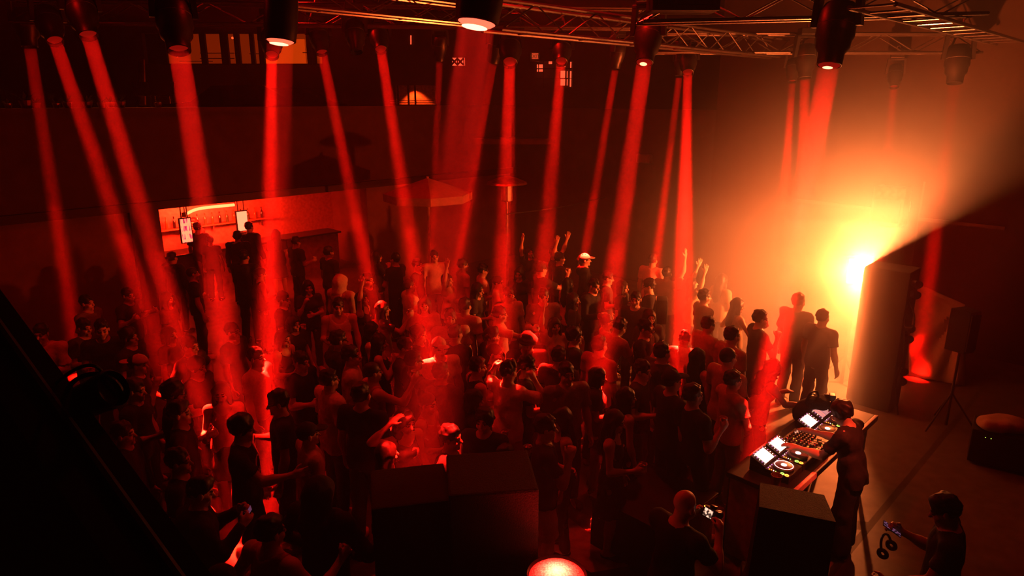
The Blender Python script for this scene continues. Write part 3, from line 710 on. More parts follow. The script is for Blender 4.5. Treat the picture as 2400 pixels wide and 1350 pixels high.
# blinder fixture (the bare lamp sits in front of its reflector)
fl = empty('flood_light', Vector((BLIND.x + .06, BLIND.y + .2, 0)), R(12), label='blinding warm flood light on a stand beside the speaker stack', cat='flood light')
MB().rod((0, .05, .02), (0, .05, BLIND.z - .25), .025, 10).obj('pole', M['black'], fl)
fl_m = (Matrix.Translation((BLIND.x + .06, BLIND.y + .2, 0)) @ Matrix.Rotation(R(12), 4, 'Z')).inverted()
for k in range(3): MB().rod((0, .05, .5), (.45 * math.cos(k * 2.09 + .5), .05 + .45 * math.sin(k * 2.09 + .5), .015), .014, 8).obj('leg', M['black'], fl)
MB().box((-.26, .0, BLIND.z - .22), (.26, .1, BLIND.z + .22), bevel=.02).obj('housing', M['black'], fl)
MB().hexa([fl_m @ Vector(q) for q in ((5.60, 10.275, 1.55), (5.93, 10.88, 1.55), (5.91, 10.89, 1.55), (5.58, 10.29, 1.55), (5.60, 10.275, 2.22), (5.93, 10.88, 2.22), (5.91, 10.89, 2.22), (5.58, 10.29, 2.22))]).obj('light_blocker', M['black'], fl)  # added plate hidden behind the stack, blocks lamp light towards wall and sheet
pn = MB().box((-.23, -.03, BLIND.z - .19), (.23, .0, BLIND.z + .19)).obj('reflector', M['white'], fl)
MB().ball((-.02, -.19, BLIND.z), .09, 16).obj('bulb', emit('bulb_glow', (1, .8, .6), 40), fl)
bpy.context.view_layer.update()
blinder_lamp.parent = fl; blinder_lamp.matrix_parent_inverse = fl.matrix_world.inverted()
# white sheet
def sheet():
    cor = [px(2130, 655, 12.0), px(2262, 714, 11.5), pz(2262, 905, .02), pz(2130, 880, .02)]
    mb = MB(); n = 22; g = []
    nrm = (cor[1] - cor[0]).cross(cor[3] - cor[0]).normalized()
    for j in range(n + 1):
        row = []
        for i in range(n + 1):
            a, b = i / n, j / n
            p = (cor[0] * (1 - a) + cor[1] * a) * (1 - b) + (cor[3] * (1 - a) + cor[2] * a) * b
            ang = math.atan2(b, 1.02 - a); rad = math.hypot(b, 1 - a)
            p = p + nrm * (.05 * math.sin(ang * 17) * min(1, rad * 2) + .12 * math.sin(b * 3.1) * math.sin(a * 3.1)); row.append(mb.bm.verts.new(p))
        g.append(row)
    for j in range(n):
        for i in range(n): mb.bm.faces.new((g[j][i], g[j][i + 1], g[j + 1][i + 1], g[j + 1][i]))
    me = mb.mesh('draped_sheet', True); o = use('draped_sheet', me, M['sheet']); so = o.modifiers.new('thick', 'SOLIDIFY'); so.thickness = .008
    tag(o, 'white sheet stretched between the speaker stack and a tripod speaker', 'sheet')
sheet()
q = pz(2216, 1003, 0); sp = empty('tripod_speaker', q, R(-160), label='black speaker on a thin tripod stand at the end of the white sheet', cat='speaker')
top = px(2262, 770, 10.6); hh = 1.22
MB().rod((0, 0, .05), (0, 0, hh), .018, 10).obj('pole', M['black'], sp)
for k in range(3): MB().rod((0, 0, .55), (.4 * math.cos(k * 2.09), .4 * math.sin(k * 2.09), .015), .013, 8).obj('leg', M['black'], sp)
MB().hexa([(-.14, -.13, hh - .02), (.14, -.13, hh - .02), (.1, .13, hh - .02), (-.1, .13, hh - .02), (-.14, -.13, hh + .58), (.14, -.13, hh + .58), (.1, .13, hh + .58), (-.1, .13, hh + .58)]).obj('cabinet', M['carpet'], sp)
MB().box((-.09, .13, hh + .02), (.09, .15, hh + .54)).obj('grille', M['grille'], sp)
a = wall_right(2103, 432); lx = (a - W0).dot(V)
wb = empty('wall_speaker', W0 + V * lx + Vector((0, 0, a.z)), R(135), label='boxy white unit fixed high on the wall over the glow', cat='speaker')
MB().box((-.28, .02, -.75), (.28, .42, -.02), bevel=.02).obj('cabinet', mat('unit_paint', (.6, .52, .46), .4), wb); MB().box((-.23, .42, -.68), (.23, .44, -.26)).obj('grille', M['tint'], wb); MB().box((-.3, .0, -.5), (.3, .04, -.3)).obj('bracket', M['steel'], wb)
a = wall_right(1515, 371); lx = (a - W0).dot(V)
sb = empty('wall_lamp', W0 + V * lx + Vector((0, 0, a.z)), R(135), label='small box lamp on the wall high above the crowd', cat='lamp')
MB().box((-.2, .01, -.11), (.2, .16, .11), bevel=.03).obj('housing', M['tint'], sb); MB().box((-.16, .16, -.08), (.16, .17, .08)).obj('cover', M['wall2'], sb)
# ---------------------------------------------------------------- subwoofers in front of the booth and dance floor
def sub(name, x0, x1, y0, depth, z0, z1, rz, label, ports=True):
    t = empty(name, Vector((x0, y0, z0)), rz, label=label, cat='speaker'); w = x1
    MB().box((0, 0, 0), (w, depth, z1 - z0), bevel=.018).obj('cabinet', M['carpet'], t)
    MB().box((.03, depth, .03), (w - .03, depth + .02, z1 - z0 - .03)).obj('grille', M['grille'], t)
    for sx in (-.012, w - .004): MB().box((sx, depth * .35, (z1 - z0) * .62), (sx + .016, depth * .6, (z1 - z0) * .72), bevel=.006).obj('handle', M['black_gloss'], t)
    if ports: MB().box((w * .3, -.012, .12), (w * .7, .0, .3)).obj('jack_plate', M['black_gloss'], t)
    return t
def back_corner(x, y, d, depth, rz): return px(x, y, d) - Vector((-math.sin(rz), math.cos(rz), 0)) * depth
bx = back_corner(1048, 1062, 5.5, .62, R(7)); ax = back_corner(868, 1102, 5.4, .55, R(12))
sub('subwoofer', bx.x, .64, bx.y, .62, 0, .98, R(7), 'lower black subwoofer of the darkest pair before the dance floor')
sub('stage_monitor', bx.x - .01, .66, bx.y, .60, .98, bx.z, R(7), 'upper black speaker of the darkest pair before the dance floor')
sub('subwoofer', ax.x, .58, ax.y, .55, 0, .9, R(12), 'lower black speaker of the pair washed red by a beam')
sub('stage_monitor', ax.x, .58, ax.y, .55, .9, ax.z, R(12), 'upper black speaker of the pair washed red by a beam')
D0 = pz(1470, 1330, .0); dx = pz(1382, 1283, 0)
sd = empty('drinks_table', dx, R(45), label='low black box table with cups on it near the bald photographer', cat='table')
MB().box((0, -.9, 0), (.95, 0, .60), bevel=.02).obj('box', M['cloth_black'], sd); MB().box((-.02, -.92, .60), (.97, .02, .635), bevel=.006).obj('top', M['black'], sd)
cx = px(1770, 1182, 5.05)
sub('subwoofer', cx.x - .06, .58, cx.y - .1, .6, 0, .88, R(-18), 'black subwoofer under the tilted booth speaker')
cm = empty('booth_monitor', Vector((cx.x - .01, cx.y - .02, .88)), R(-18), label='tilted black booth speaker at the near end of the table', cat='speaker')
hz = cx.z - .88
MB().hexa([(.0, 0, 0), (.55, 0, 0), (.53, .5, 0), (.02, .5, 0), (.03, .0, hz), (.55, 0, hz - .02), (.52, .42, hz - .06), (.05, .42, hz - .04)]).obj('cabinet', M['carpet'], cm)
MB().box((.08, .47, .04), (.47, .5, hz - .12)).obj('grille', M['grille'], cm); MB().box((.25, -.012, .06), (.45, 0, .16)).obj('jack_plate', M['black_gloss'], cm)
# flight case with an upturned wash light
fc0 = px(1305, 1345, 4.9); fcm = empty('flight_case', Vector((fc0.x, fc0.y, 0)), R(-12), label='black flight case under the upturned red wash light', cat='case')
ch = fc0.z - .52
MB().box((-.3, -.28, .08), (.3, .28, ch), bevel=.01).obj('box', M['black'], fcm)
for sx in (-1, 1):
    for sy in (-1, 1): MB().box((sx * .3 - .012, sy * .28 - .012, .08), (sx * .3 + .012, sy * .28 + .012, ch + .006)).obj('corner_edge', M['steel'], fcm); MB().ball((sx * .24, sy * .22, .045), .045, 10).obj('castor', M['rubber'], fcm)
MB().box((-.305, -.1, ch * .6), (-.295, .1, ch * .7)).obj('catch', M['steel'], fcm)
ul = empty('floor_wash_light', Vector((fc0.x, fc0.y, ch)), R(-12), label='upturned wash light glowing red at the lower edge', cat='stage light')
MB().box((-.2, -.16, 0), (.2, .16, .12), bevel=.02).obj('base', fix_mat, ul)
for s_ in (-1, 1): MB().box((s_ * .265 - .02, -.05, .1), (s_ * .265 + .02, .05, .36), bevel=.01).obj('yoke', fix_mat, ul)
MB().lathe([(.12, .14), (.2, .2), (.235, .3), (.235, .47), (.215, .52), (.20, .50)], 30).obj('head', fix_mat, ul, smooth=True)
def dome():
    m = emit('wash_lens', (1, .3, .2), 7); nt = m.node_tree; e = nt.nodes['Emission']; tc = nt.nodes.new('ShaderNodeTexCoord'); v = nt.nodes.new('ShaderNodeTexVoronoi'); v.inputs['Scale'].default_value = 70
    g = nt.nodes.new('ShaderNodeVectorMath'); g.operation = 'LENGTH'; mp = nt.nodes.new('ShaderNodeMapping'); mp.inputs['Scale'].default_value = (5, 5, 0); nt.links.new(tc.outputs['Object'], mp.inputs[0]); nt.links.new(mp.outputs[0], g.inputs[0])
    ma = nt.nodes.new('ShaderNodeMath'); ma.operation = 'MULTIPLY_ADD'; ma.inputs[1].default_value = .25; nt.links.new(tc.outputs['Object'], v.inputs[0]); nt.links.new(v.outputs[0], ma.inputs[0]); nt.links.new(g.outputs['Value'], ma.inputs[2])
    r = nt.nodes.new('ShaderNodeValToRGB'); r.color_ramp.elements[0].color = (1, .45, .28, 1); r.color_ramp.elements[0].position = .15; r.color_ramp.elements[1].color = (.35, .006, .005, 1); r.color_ramp.elements[1].position = 1.0; x = r.color_ramp.elements.new(.7); x.color = (1, .06, .04, 1)
    nt.links.new(ma.outputs[0], r.inputs[0]); nt.links.new(r.outputs[0], e.inputs[0]); return m
MB().lathe([(.2, .5), (.17, .525), (.09, .545), (.001, .55)], 30, cap=False).obj('lens', dome(), ul, smooth=True)
lamp('wash_lamp', 'AREA', (0, 0, .57), 6, RED, None, shape='DISK', size=.36, spread=R(100)).parent = ul
bpy.data.objects['wash_lamp' if len(WASH) == 0 else [o.name for o in ul.children if o.type == 'LIGHT'][0]].rotation_euler = (math.pi, 0, 0)
# a low platform edge in the light floor area
structure(MB().hexa([pz(1235, 1262, .0), pz(1385, 1352, .0), pz(1480, 1335, .0), pz(1290, 1190, .0), pz(1235, 1262, .0) + Vector((0, 0, .05)), pz(1385, 1352, .0) + Vector((0, 0, .05)), pz(1480, 1335, .0) + Vector((0, 0, .05)), pz(1290, 1190, .0) + Vector((0, 0, .05))]), 'floor_riser', mat('riser_board', (.34, .27, .24), .5))
# ---------------------------------------------------------------- DJ booth
C1 = Vector((2.59, 5.82, 0)); TM = TR(C1, R(45))
bt = empty('dj_table', C1, R(45), label='long black booth table carrying the decks, with a pale front edge', cat='table')
MB().box((-.02, -.06, .90), (2.45, .56, .95), bevel=.008).obj('top', M['black'], bt)
MB().box((-.02, -.10, .885), (2.45, -.06, .955), bevel=.006).obj('edge_strip', M['edge'], bt)
MB().box((.0, .52, .02), (2.43, .54, .90)).obj('front_cloth', M['cloth_black'], bt); MB().box((.0, -.04, .02), (.02, .52, .90)).obj('side_panel', M['redcloth'], bt)
for x, y in ((.06, .0), (2.38, .0), (.06, .48), (2.38, .48)): MB().rod((x, y, 0), (x, y, .9), .022, 10).obj('leg', M['steel'], bt)
scr = emit('deck_screen', (.9, .88, 1.0), 5); led_w = emit('led_white', (.8, .82, 1.0), 6); led_v = emit('led_violet', (.35, .25, 1.0), 4); led_g = emit('led_green', (.25, 1.0, .2), 4); led_a = emit('led_amber', (1.0, .55, .08), 5); led_r = emit('led_red', (1, .04, .03), 3)
def wave_screen():
    m = emit('wave_screen', (1, 1, 1), 1.3); nt = m.node_tree; e = nt.nodes['Emission']; tc = nt.nodes.new('ShaderNodeTexCoord'); mp = nt.nodes.new('ShaderNodeMapping'); mp.inputs['Scale'].default_value = (90, 3, 1)
    n = nt.nodes.new('ShaderNodeTexNoise'); n.inputs['Scale'].default_value = 1; r = nt.nodes.new('ShaderNodeValToRGB')
    r.color_ramp.elements[0].position = .38; r.color_ramp.elements[0].color = (.10, .12, .6, 1); r.color_ramp.elements[1].position = .62; r.color_ramp.elements[1].color = (.95, .35, .5, 1); x = r.color_ramp.elements.new(.5); x.color = (.75, .8, 1, 1)
    nt.links.new(tc.outputs['Object'], mp.inputs[0]); nt.links.new(mp.outputs[0], n.inputs[0]); nt.links.new(n.outputs[0], r.inputs[0]); nt.links.new(r.outputs[0], e.inputs[0]); return m
_d = {'body': MB().box((-.16, -.21, 0), (.16, .20, .075), bevel=.008).mesh('body'), 'hood': MB().hexa([(-.155, .03, .075), (.155, .03, .075), (.155, .2, .075), (-.155, .2, .075), (-.155, .045, .09), (.155, .045, .09), (.155, .2, .155), (-.155, .2, .155)]).mesh('screen_hood'),
      'jog': MB().lathe([(.098, 0), (.102, .006), (.102, .02), (.094, .026), (.001, .026)], 32, cap=False).mesh('jog_wheel', True), 'ring': MB().torus(.088, .0045, n=36, m=6).mesh('jog_ring'), 'hub': MB().lathe([(.028, 0), (.028, .004), (.001, .005)], 20, cap=False).mesh('jog_hub'),
      'led': MB().lathe([(.0055, 0), (.0045, .004), (.001, .005)], 8, cap=False).mesh('button'), 'big': MB().torus(.016, .005, n=18, m=6).mesh('play_button'), 'fader': MB().box((-.012, -.02, 0), (.012, .02, .018), bevel=.003).mesh('fader_cap'), 'slot': MB().box((-.004, -.06, 0), (.004, .06, .002)).mesh('slot'), 'knob': MB().lathe([(.011, 0), (.010, .018), (.001, .019)], 12, cap=False).mesh('knob')}
_d['screen'] = MB().hexa([(-.095, .06, .098), (.095, .06, .098), (.095, .185, .152), (-.095, .185, .152), (-.095, .06, .102), (.095, .06, .102), (.095, .185, .156), (-.095, .185, .156)]).mesh('screen')
def deck(u, v, label, screen, ring=None, ringmat=None):
    t = empty('media_player', TM @ Vector((u, v, .95)), R(45), label=label, cat='media player', group='decks on the booth table')
    use('body', _d['body'], M['black_gloss'], t); h = use('screen_hood', _d['hood'], M['black_gloss'], t); use('screen', _d['screen'], screen, h)
    j = use('jog_wheel', _d['jog'], M['tint'], t, Matrix.Translation((0, -.085, .075))); use('jog_ring', _d['ring'], ringmat or M['tint'], j, Matrix.Translation((0, 0, .024))); use('jog_hub', _d['hub'], led_w, j, Matrix.Translation((0, 0, .027)))
    def led(x, y, z, m): use('button', _d['led'], m, t, Matrix.Translation((x, y, z)))
    for k in range(7): led(-.12 + .04 * k, .02, .078, led_w if k % 2 else led_v)
    for k in range(5): led(-.118, .06 + k * .028, .1 + k * .0125, led_v if k % 2 else led_w); led(.118, .06 + k * .028, .1 + k * .0125, led_w if k % 3 else led_v)
    for k in range(4): led(-.10 + .065 * k, .19, .158, led_v)
    for k, m_ in enumerate((led_a, led_a, led_w, led_g)): led(-.14, .0 - k * .022, .078, m_)
    for y, m_ in ((-.13, led_g), (-.175, led_a)): use('play_button', _d['big'], m_, t, Matrix.Translation((-.132, y, .077)))
    use('slot', _d['slot'], M['black'], t, Matrix.Translation((.136, -.11, .075))); use('fader_cap', _d['fader'], M['tint'], t, Matrix.Translation((.136, -.1, .076)))
    return t
deck(.35, .22, 'media player nearest the cup, with a glowing ring on its jog wheel', scr, ringmat=led_w)
deck(.69, .22, 'second media player, between the ringed one and the mixer', scr)
deck(1.47, .22, 'third media player, just beyond the mixer', scr)
deck(1.81, .22, 'farthest media player, with coloured waveforms on screen', wave_screen())
mx = empty('dj_mixer', TM @ Vector((1.08, .21, .95)), R(45), label='black mixer full of knobs between the two pairs of decks', cat='mixer')
MB().box((-.18, -.20, 0), (.18, .20, .085), bevel=.006).obj('body', M['black_gloss'], mx)
ra = random.Random(4); kn = mat('knob_grey', (.3, .28, .28), .4)
for i in range(7):
    for j in range(6): use('knob', _d['knob'], kn if ra.random() > .3 else M['tint'], mx, Matrix.Translation((-.15 + i * .05, .16 - j * .04, .085)))
for i in range(4): use('slot', _d['slot'], M['black'], mx, Matrix.Translation((-.1 + i * .06, -.12, .0855))); use('fader_cap', _d['fader'], kn, mx, Matrix.Translation((-.1 + i * .06, -.1 - .02 * i % .05, .086)))
for i in range(22): use('button', _d['led'], ra.choice((led_r, led_r, led_a, led_r)), mx, Matrix.Translation((-.16 + ra.random() * .32, -.19 + ra.random() * .37, .087)))
MB().box((.06, .12, .085), (.14, .17, .088)).obj('display', emit('mixer_display', (.8, .75, .7), 1.2), mx)
# small camera on a clamp at the far end, cables
ca = empty('small_camera', TM @ Vector((2.12, .34, .95)), R(70), label='small camera on a stubby tripod at the far end of the booth', cat='camera')
for k in range(3): MB().rod((0, 0, .08), (.07 * math.cos(k * 2.09), .07 * math.sin(k * 2.09), .005), .007, 6).obj('leg', M['black'], ca)
MB().rod((0, 0, .07), (0, 0, .17), .014, 8).obj('column', M['black'], ca); MB().box((-.05, -.035, .17), (.05, .035, .245), bevel=.008).obj('body', M['black_gloss'], ca); MB().rod((0, .03, .207), (0, .09, .207), .03, 14).obj('lens', M['black_gloss'], ca, smooth=True)
cb = tag(MB().tube(bez([TM @ Vector(q) for q in ((1.62, .47, .97), (1.72, .5, 1.18), (1.95, .5, 1.2), (2.06, .42, 1.02), (2.1, .36, .98))]), .008).obj('looped_cable', M['rubber']), 'black cable looping up behind the decks', 'cable')
bg = empty('equipment_bag', TM @ Vector((1.85, .47, .95)), R(30), label='soft black bag lying behind the far decks', cat='bag')
F_ = Field((-.34, -.2, -.02), (.34, .2, .34), .02); F_.ell((0, 0, .1), (.26, .13, .16), .05); F_.cone((-.15, 0, .08), (.15, 0, .08), .12, .12, .05); F_.rough(.02, 18, 4); F_.half((0, 0, -1), (0, 0, 0))
use('body', F_.mesh('body'), M['cloth_black'], bg); MB().tube(bez([(-.12, 0, .22), (-.06, 0, .31), (.06, 0, .31), (.12, 0, .22)]), .012).obj('strap', M['black'], bg)
# ---------------------------------------------------------------- cups
cup_me = MB().lathe([(.030, 0), (.041, .105), (.043, .107), (.040, .107), (.030, .006)], 20).mesh('cup', True); drink_me = MB().lathe([(.036, .075), (.001, .077)], 16, cap=False).mesh('drink')
cup_w = mat('paper_cup', (.72, .66, .6), .5, noise=.05); cup_c = mat('plastic_cup', (.55, .3, .26), .2); drink_m = mat('drink', (.3, .08, .05), .1)
def cup(loc, label, m=None, rz=0, tilt=0, group=None, s=1):
    t = empty('cup', loc, rz, label=label, cat='cup', group=group); t.rotation_euler = (tilt, 0, rz); t.scale = (s, s, s)
    use('body', cup_me, m or cup_w, t); use('drink', drink_me, drink_m, t); return t
cup(TM @ Vector((.06, .08, .95)), 'reddish plastic cup at the near corner of the booth table', cup_c, s=1.25)
cup(sd.matrix_world @ Vector((.08, -.06, .635)), 'pale cup on the tip of the low black table', s=1.1)
cup(sd.matrix_world @ Vector((.85, -.72, .635)), 'pale cup on the low black table beside the bald head', s=1.1)
cup(sd.matrix_world @ Vector((.62, -.55, .635)), 'dark plastic cup in the middle of the low black table', cup_c)
# ---------------------------------------------------------------- patio heater, parasol, banner
q = px(1188, 424, 14.0); ph = empty('patio_heater', Vector((q.x, q.y, 0)), label='mushroom patio heater whose flat dome a beam strikes', cat='heater')
MB().lathe([(.42, q.z - .06), (.40, q.z - .02), (.2, q.z + .06), (.03, q.z + .1)], 28, cap=False).obj('dome', M['copper'], ph, smooth=True)
MB().rod((0, 0, .3), (0, 0, q.z - .3), .03, 12).obj('pole', M['steel'], ph); MB().lathe([(.08, q.z - .42), (.12, q.z - .4), (.12, q.z - .1), (.05, q.z - .04)], 18).obj('burner', M['steel'], ph); MB().lathe([(.22, 0), (.22, .3), (.1, .42)], 20).obj('base', M['steel'], ph)
q = px(1003, 452, 14.6); pa = empty('parasol', Vector((q.x, q.y, 0)), R(10), label='cream market parasol with an open canopy by the bar wall', cat='parasol')
MB().rod((0, 0, 0), (0, 0, q.z + .35), .03, 10).obj('pole', M['wood'], pa); MB().lathe([(.3, 0), (.3, .08), (.05, .12)], 16).obj('base', M['steel'], pa)
for k in range(8):
    a0, a1 = k * math.pi / 4, (k + 1) * math.pi / 4; r0 = .95; P0 = Vector((r0 * math.cos(a0), r0 * math.sin(a0), q.z)); P1 = Vector((r0 * math.cos(a1), r0 * math.sin(a1), q.z)); T_ = Vector((0, 0, q.z + .32)); dn = Vector((0, 0, -.16))
    mb = MB(); v = [mb.bm.verts.new(x) for x in (T_, P0, P1, P0 + dn, P1 + dn)]; mb.bm.faces.new((v[0], v[1], v[2])); mb.bm.faces.new((v[1], v[3], v[4], v[2]))
    o = mb.obj('panel', M['canvas'], pa); so = o.modifiers.new('t', 'SOLIDIFY'); so.thickness = .006; MB().rod(T_ + Vector((0, 0, -.02)), P0 + Vector((0, 0, -.02)), .008, 6).obj('rib', M['wood'], pa)
q = px(1188, 502, 14.0); q2 = px(1420, 462, 15.5)
tag(MB().tube(bez([q, (q + q2) / 2 + Vector((0, 0, -.05)), q2]), .012).obj('hanging_cable', M['rubber']), 'thin cable strung from the patio heater towards the corner', 'cable')
# ---------------------------------------------------------------- bar inside the opening
ct = empty('bar_counter', BM @ Vector((0, 0, 0)), R(45), label='bar counter inside the lit red opening', cat='counter')
MB().box((-.6, 2.0, 0), (5.2, 2.5, 1.05)).obj('front', M['wood'], ct); MB().box((-.65, 1.9, 1.05), (5.25, 2.6, 1.10), bevel=.01).obj('worktop', M['black_gloss'], ct)
def bar_pt(x, y, t): return on_plane(x, y, BO + V * t, V)
strip = emit('tube_glow', (1, .42, .32), 14)
A, B1, B2 = bar_pt(433, 503, 2.2), bar_pt(468, 489, 2.2), bar_pt(549, 480, 2.2)
ts = empty('tube_light', A, label='bright pinkish tube light under the bar ceiling', cat='light'); MB().tube(bez([Vector((0, 0, 0)), B1 - A, B2 - A]), .035, 8).obj('tube', strip, ts); MB().box((-.05, -.05, -.05), (.05, .05, .05)).obj('end_cap', M['white'], ts); [MB().rod(q, Vector((q.x, q.y, ZT + .36 - A.z)), .012, 6).obj('hanger', M['steel'], ts) for q in (Vector((0, 0, 0)), B2 - A)]
lamp('bar_lamp', 'AREA', (B1 + B2) / 2 + Vector((0, -.1, -.08)), 170, (1, .08, .055), None, (B1 + B2) / 2 + Vector((0, 0, -2)), shape='RECTANGLE', size=2.2, size_y=.15)
lamp('bar_back_lamp', 'AREA', bar_pt(500, 500, 2.4), 330, (1, .14, .09), None, bar_pt(500, 530, 3.4), shape='RECTANGLE', size=1.8, size_y=.1)
lamp('bar_side_lamp', 'AREA', BM @ Vector((3.6, 1.4, 2.7)), 14, RED, None, BM @ Vector((3.6, 1.4, 0)), shape='RECTANGLE', size=2.4, size_y=.2)
def barcode():
    m = emit('menu_screen', (1, 1, 1), 3.5); nt = m.node_tree; e = nt.nodes['Emission']; tc = nt.nodes.new('ShaderNodeTexCoord'); sp = nt.nodes.new('ShaderNodeSeparateXYZ'); nt.links.new(tc.outputs['Object'], sp.inputs[0])
    mp = nt.nodes.new('ShaderNodeMapping'); mp.inputs['Scale'].default_value = (26, 1, 2.2); n = nt.nodes.new('ShaderNodeTexNoise'); n.inputs['Scale'].default_value = 1.3; nt.links.new(tc.outputs['Object'], mp.inputs[0]); nt.links.new(mp.outputs[0], n.inputs[0])
    r = nt.nodes.new('ShaderNodeValToRGB'); r.color_ramp.interpolation = 'CONSTANT'; r.color_ramp.elements[0].color = (.10, .02, .35, 1); r.color_ramp.elements[1].position = .5; r.color_ramp.elements[1].color = (1, .85, .95, 1); x = r.color_ramp.elements.new(.42); x.color = (.8, .1, .6, 1)
    w_ = nt.nodes.new('ShaderNodeMath'); w_.operation = 'SINE'; ml = nt.nodes.new('ShaderNodeMath'); ml.operation = 'MULTIPLY'; ml.inputs[1].default_value = 34; nt.links.new(sp.outputs[2], ml.inputs[0]); nt.links.new(ml.outputs[0], w_.inputs[0])
    gt = nt.nodes.new('ShaderNodeMath'); gt.operation = 'GREATER_THAN'; gt.inputs[1].default_value = -.45; nt.links.new(w_.outputs[0], gt.inputs[0])
    mixn = nt.nodes.new('ShaderNodeMixRGB'); mixn.inputs[1].default_value = (1, .8, .9, 1); nt.links.new(gt.outputs[0], mixn.inputs[0]); nt.links.new(r.outputs[0], mixn.inputs[2]); nt.links.new(n.outputs[0], r.inputs[0]); nt.links.new(mixn.outputs[0], e.inputs[0]); return m
def menu(x0, y0, x1, y1, m, label):
    a, b = bar_pt(x0, y0, 1.5), bar_pt(x1, y1, 1.5); c = (a + b) / 2; w = abs((b - a).dot(U)) / 2; h = abs(a.z - b.z) / 2
    t = empty('menu_screen', c, R(45), label=label, cat='screen'); MB().box((-w - .02, .0, -h - .02), (w + .02, .06, h + .02)).obj('case', M['black'], t); MB().box((-w, -.01, -h), (w, .0, h)).obj('screen', m, t)
    for s_ in (-w * .6, w * .6): MB().rod((s_, .03, h), (s_, .03, ZT + .36 - c.z), .012, 6).obj('hanger', M['steel'], t)
    return t
menu(421, 514, 452, 566, barcode(), 'menu screen with purple barcode stripes, over the bar')
s2 = menu(554, 497, 582, 539, emit('white_screen', (1, .85, 1.0), 4), 'white menu screen beside the tube light, over the bar')
gm = [M['glass_dark'], mat('bottle_green', (.03, .12, .05), .1), mat('bottle_amber', (.3, .12, .03), .1)]
bot = MB().lathe([(.036, 0), (.036, .17), (.014, .22), (.014, .29), (.016, .3)], 12).mesh('bottle', True)
sh = empty('bar_shelf', BM @ Vector((.7, 3.15, 1.5)), R(45), label='shelf of bottles on the bar back wall', cat='shelf')
MB().box((0, 0, -.03), (3.2, .25, 0)).obj('board', M['wood'], sh); [MB().box((x, .1, -.2), (x + .03, .25, -.03)).obj('bracket', M['steel'], sh) for x in (.2, 1.6, 2.9)]
for k in range(16): use('bottle', bot, gm[k % 3], None, BM @ Matrix.Translation((.8 + k * .19, 3.27, 1.5)), label='small bottle in the row on the bar shelf', cat='bottle', group='bottles on the bar shelf')
# ---------------------------------------------------------------- street things upstairs: cars, chairs, planter
def car(p, rz, label):
    t = empty('parked_car', p, rz, label=label, cat='car')
    prof = [(-2.1, .35), (-2.15, .7), (-1.95, .92), (-1.1, 1.0), (-.55, 1.42), (.75, 1.45), (1.5, 1.0), (2.0, .92), (2.12, .6), (2.08, .35)]
    mb = MB(); L_ = [mb.bm.verts.new((x, -.85, z)) for x, z in prof]; Rr = [mb.bm.verts.new((x, .85, z)) for x, z in prof]; n = len(prof)
    for k in range(n): mb.bm.faces.new((L_[k], L_[(k + 1) % n], Rr[(k + 1) % n], Rr[k]))
    mb.bm.faces.new(L_); mb.bm.faces.new(Rr[::-1]); mb.obj('body', M['car'], t)
    for sy in (-1, 1):
        MB().hexa([(-.95, sy * .855 - .004, 1.02), (.0, sy * .855 - .004, 1.02), (.0, sy * .855 + .004, 1.02), (-.95, sy * .855 + .004, 1.02), (-.55, sy * .855 - .004, 1.36), (.0, sy * .855 - .004, 1.38), (.0, sy * .855 + .004, 1.38), (-.55, sy * .855 + .004, 1.36)]).obj('side_window', M['glass_dark'], t)
        for x in (-1.35, 1.3): MB().rod((x, sy * .72, .33), (x, sy * .9, .33), .33, 20).obj('wheel', M['rubber'], t)
    for sy in (-.6, .6): MB().box((-2.18, sy - .14, .62), (-2.1, sy + .14, .74)).obj('headlamp', M['white'], t)
car(px(560, 262, 19.5) * 1.0 * Vector((1, 1, 0)) if False else Vector((px(560, 262, 19.5).x, px(560, 262, 19.5).y, 3.55)), R(15), 'dark parked car with a glinting headlamp, upstairs beside the lit panel')
car(Vector((px(668, 250, 23.8).x, px(668, 250, 23.8).y, 3.55)), R(5), 'dark parked car behind the bright narrow beam, upstairs')
for x, y, lb in ((332, 205, 'pale plastic chair by the upstairs column'), (381, 205, 'pale plastic chair apart from the upstairs column')):
    q = px(x, y, 20.5); t = empty('plastic_chair', Vector((q.x, q.y, 3.55)), R(30 if x < 350 else -50), label=lb, cat='chair')
    z = q.z - 3.55 - .25; cm_ = mat('chair_plastic', (.6, .6, .62), .5) if x < 350 else bpy.data.materials['chair_plastic']
    MB().box((-.22, -.22, z), (.22, .22, z + .03), bevel=.01).obj('seat', cm_, t); MB().hexa([(-.22, .2, z + .03), (.22, .2, z + .03), (.22, .23, z + .03), (-.22, .23, z + .03), (-.2, .3, z + .42), (.2, .3, z + .42), (.2, .33, z + .42), (-.2, .33, z + .42)]).obj('backrest', cm_, t)
    for sx in (-.2, .2):
        for sy in (-.2, .2): MB().rod((sx, sy, 0), (sx, sy, z), .016, 6).obj('leg', cm_, t)
warm = lamp('street_lamp', 'POINT', px(450, 249, 22.3) + Vector((0, -.3, .15)), 18, (1, .55, .12), shadow_soft_size=.05)
a = px(429, 262, 22.6); b = px(477, 240, 22.6)
g = empty('lit_panel', Vector((a.x, a.y, 3.55)), label='low golden lit lattice panel upstairs between the parked cars', cat='panel')
MB().box((0, 0, 0), (b.x - a.x, .05, b.z - 3.55)).obj('board', mat('golden_board', (.7, .45, .15), .6), g)
for k in range(9): MB().rod((k * (b.x - a.x) / 8, -.03, a.z - 3.7), ((k * 1.7 % 8) * (b.x - a.x) / 8, -.03, b.z - 3.56), .012, 5).obj('lattice_bar', M['black'], g)
ra = random.Random(8)
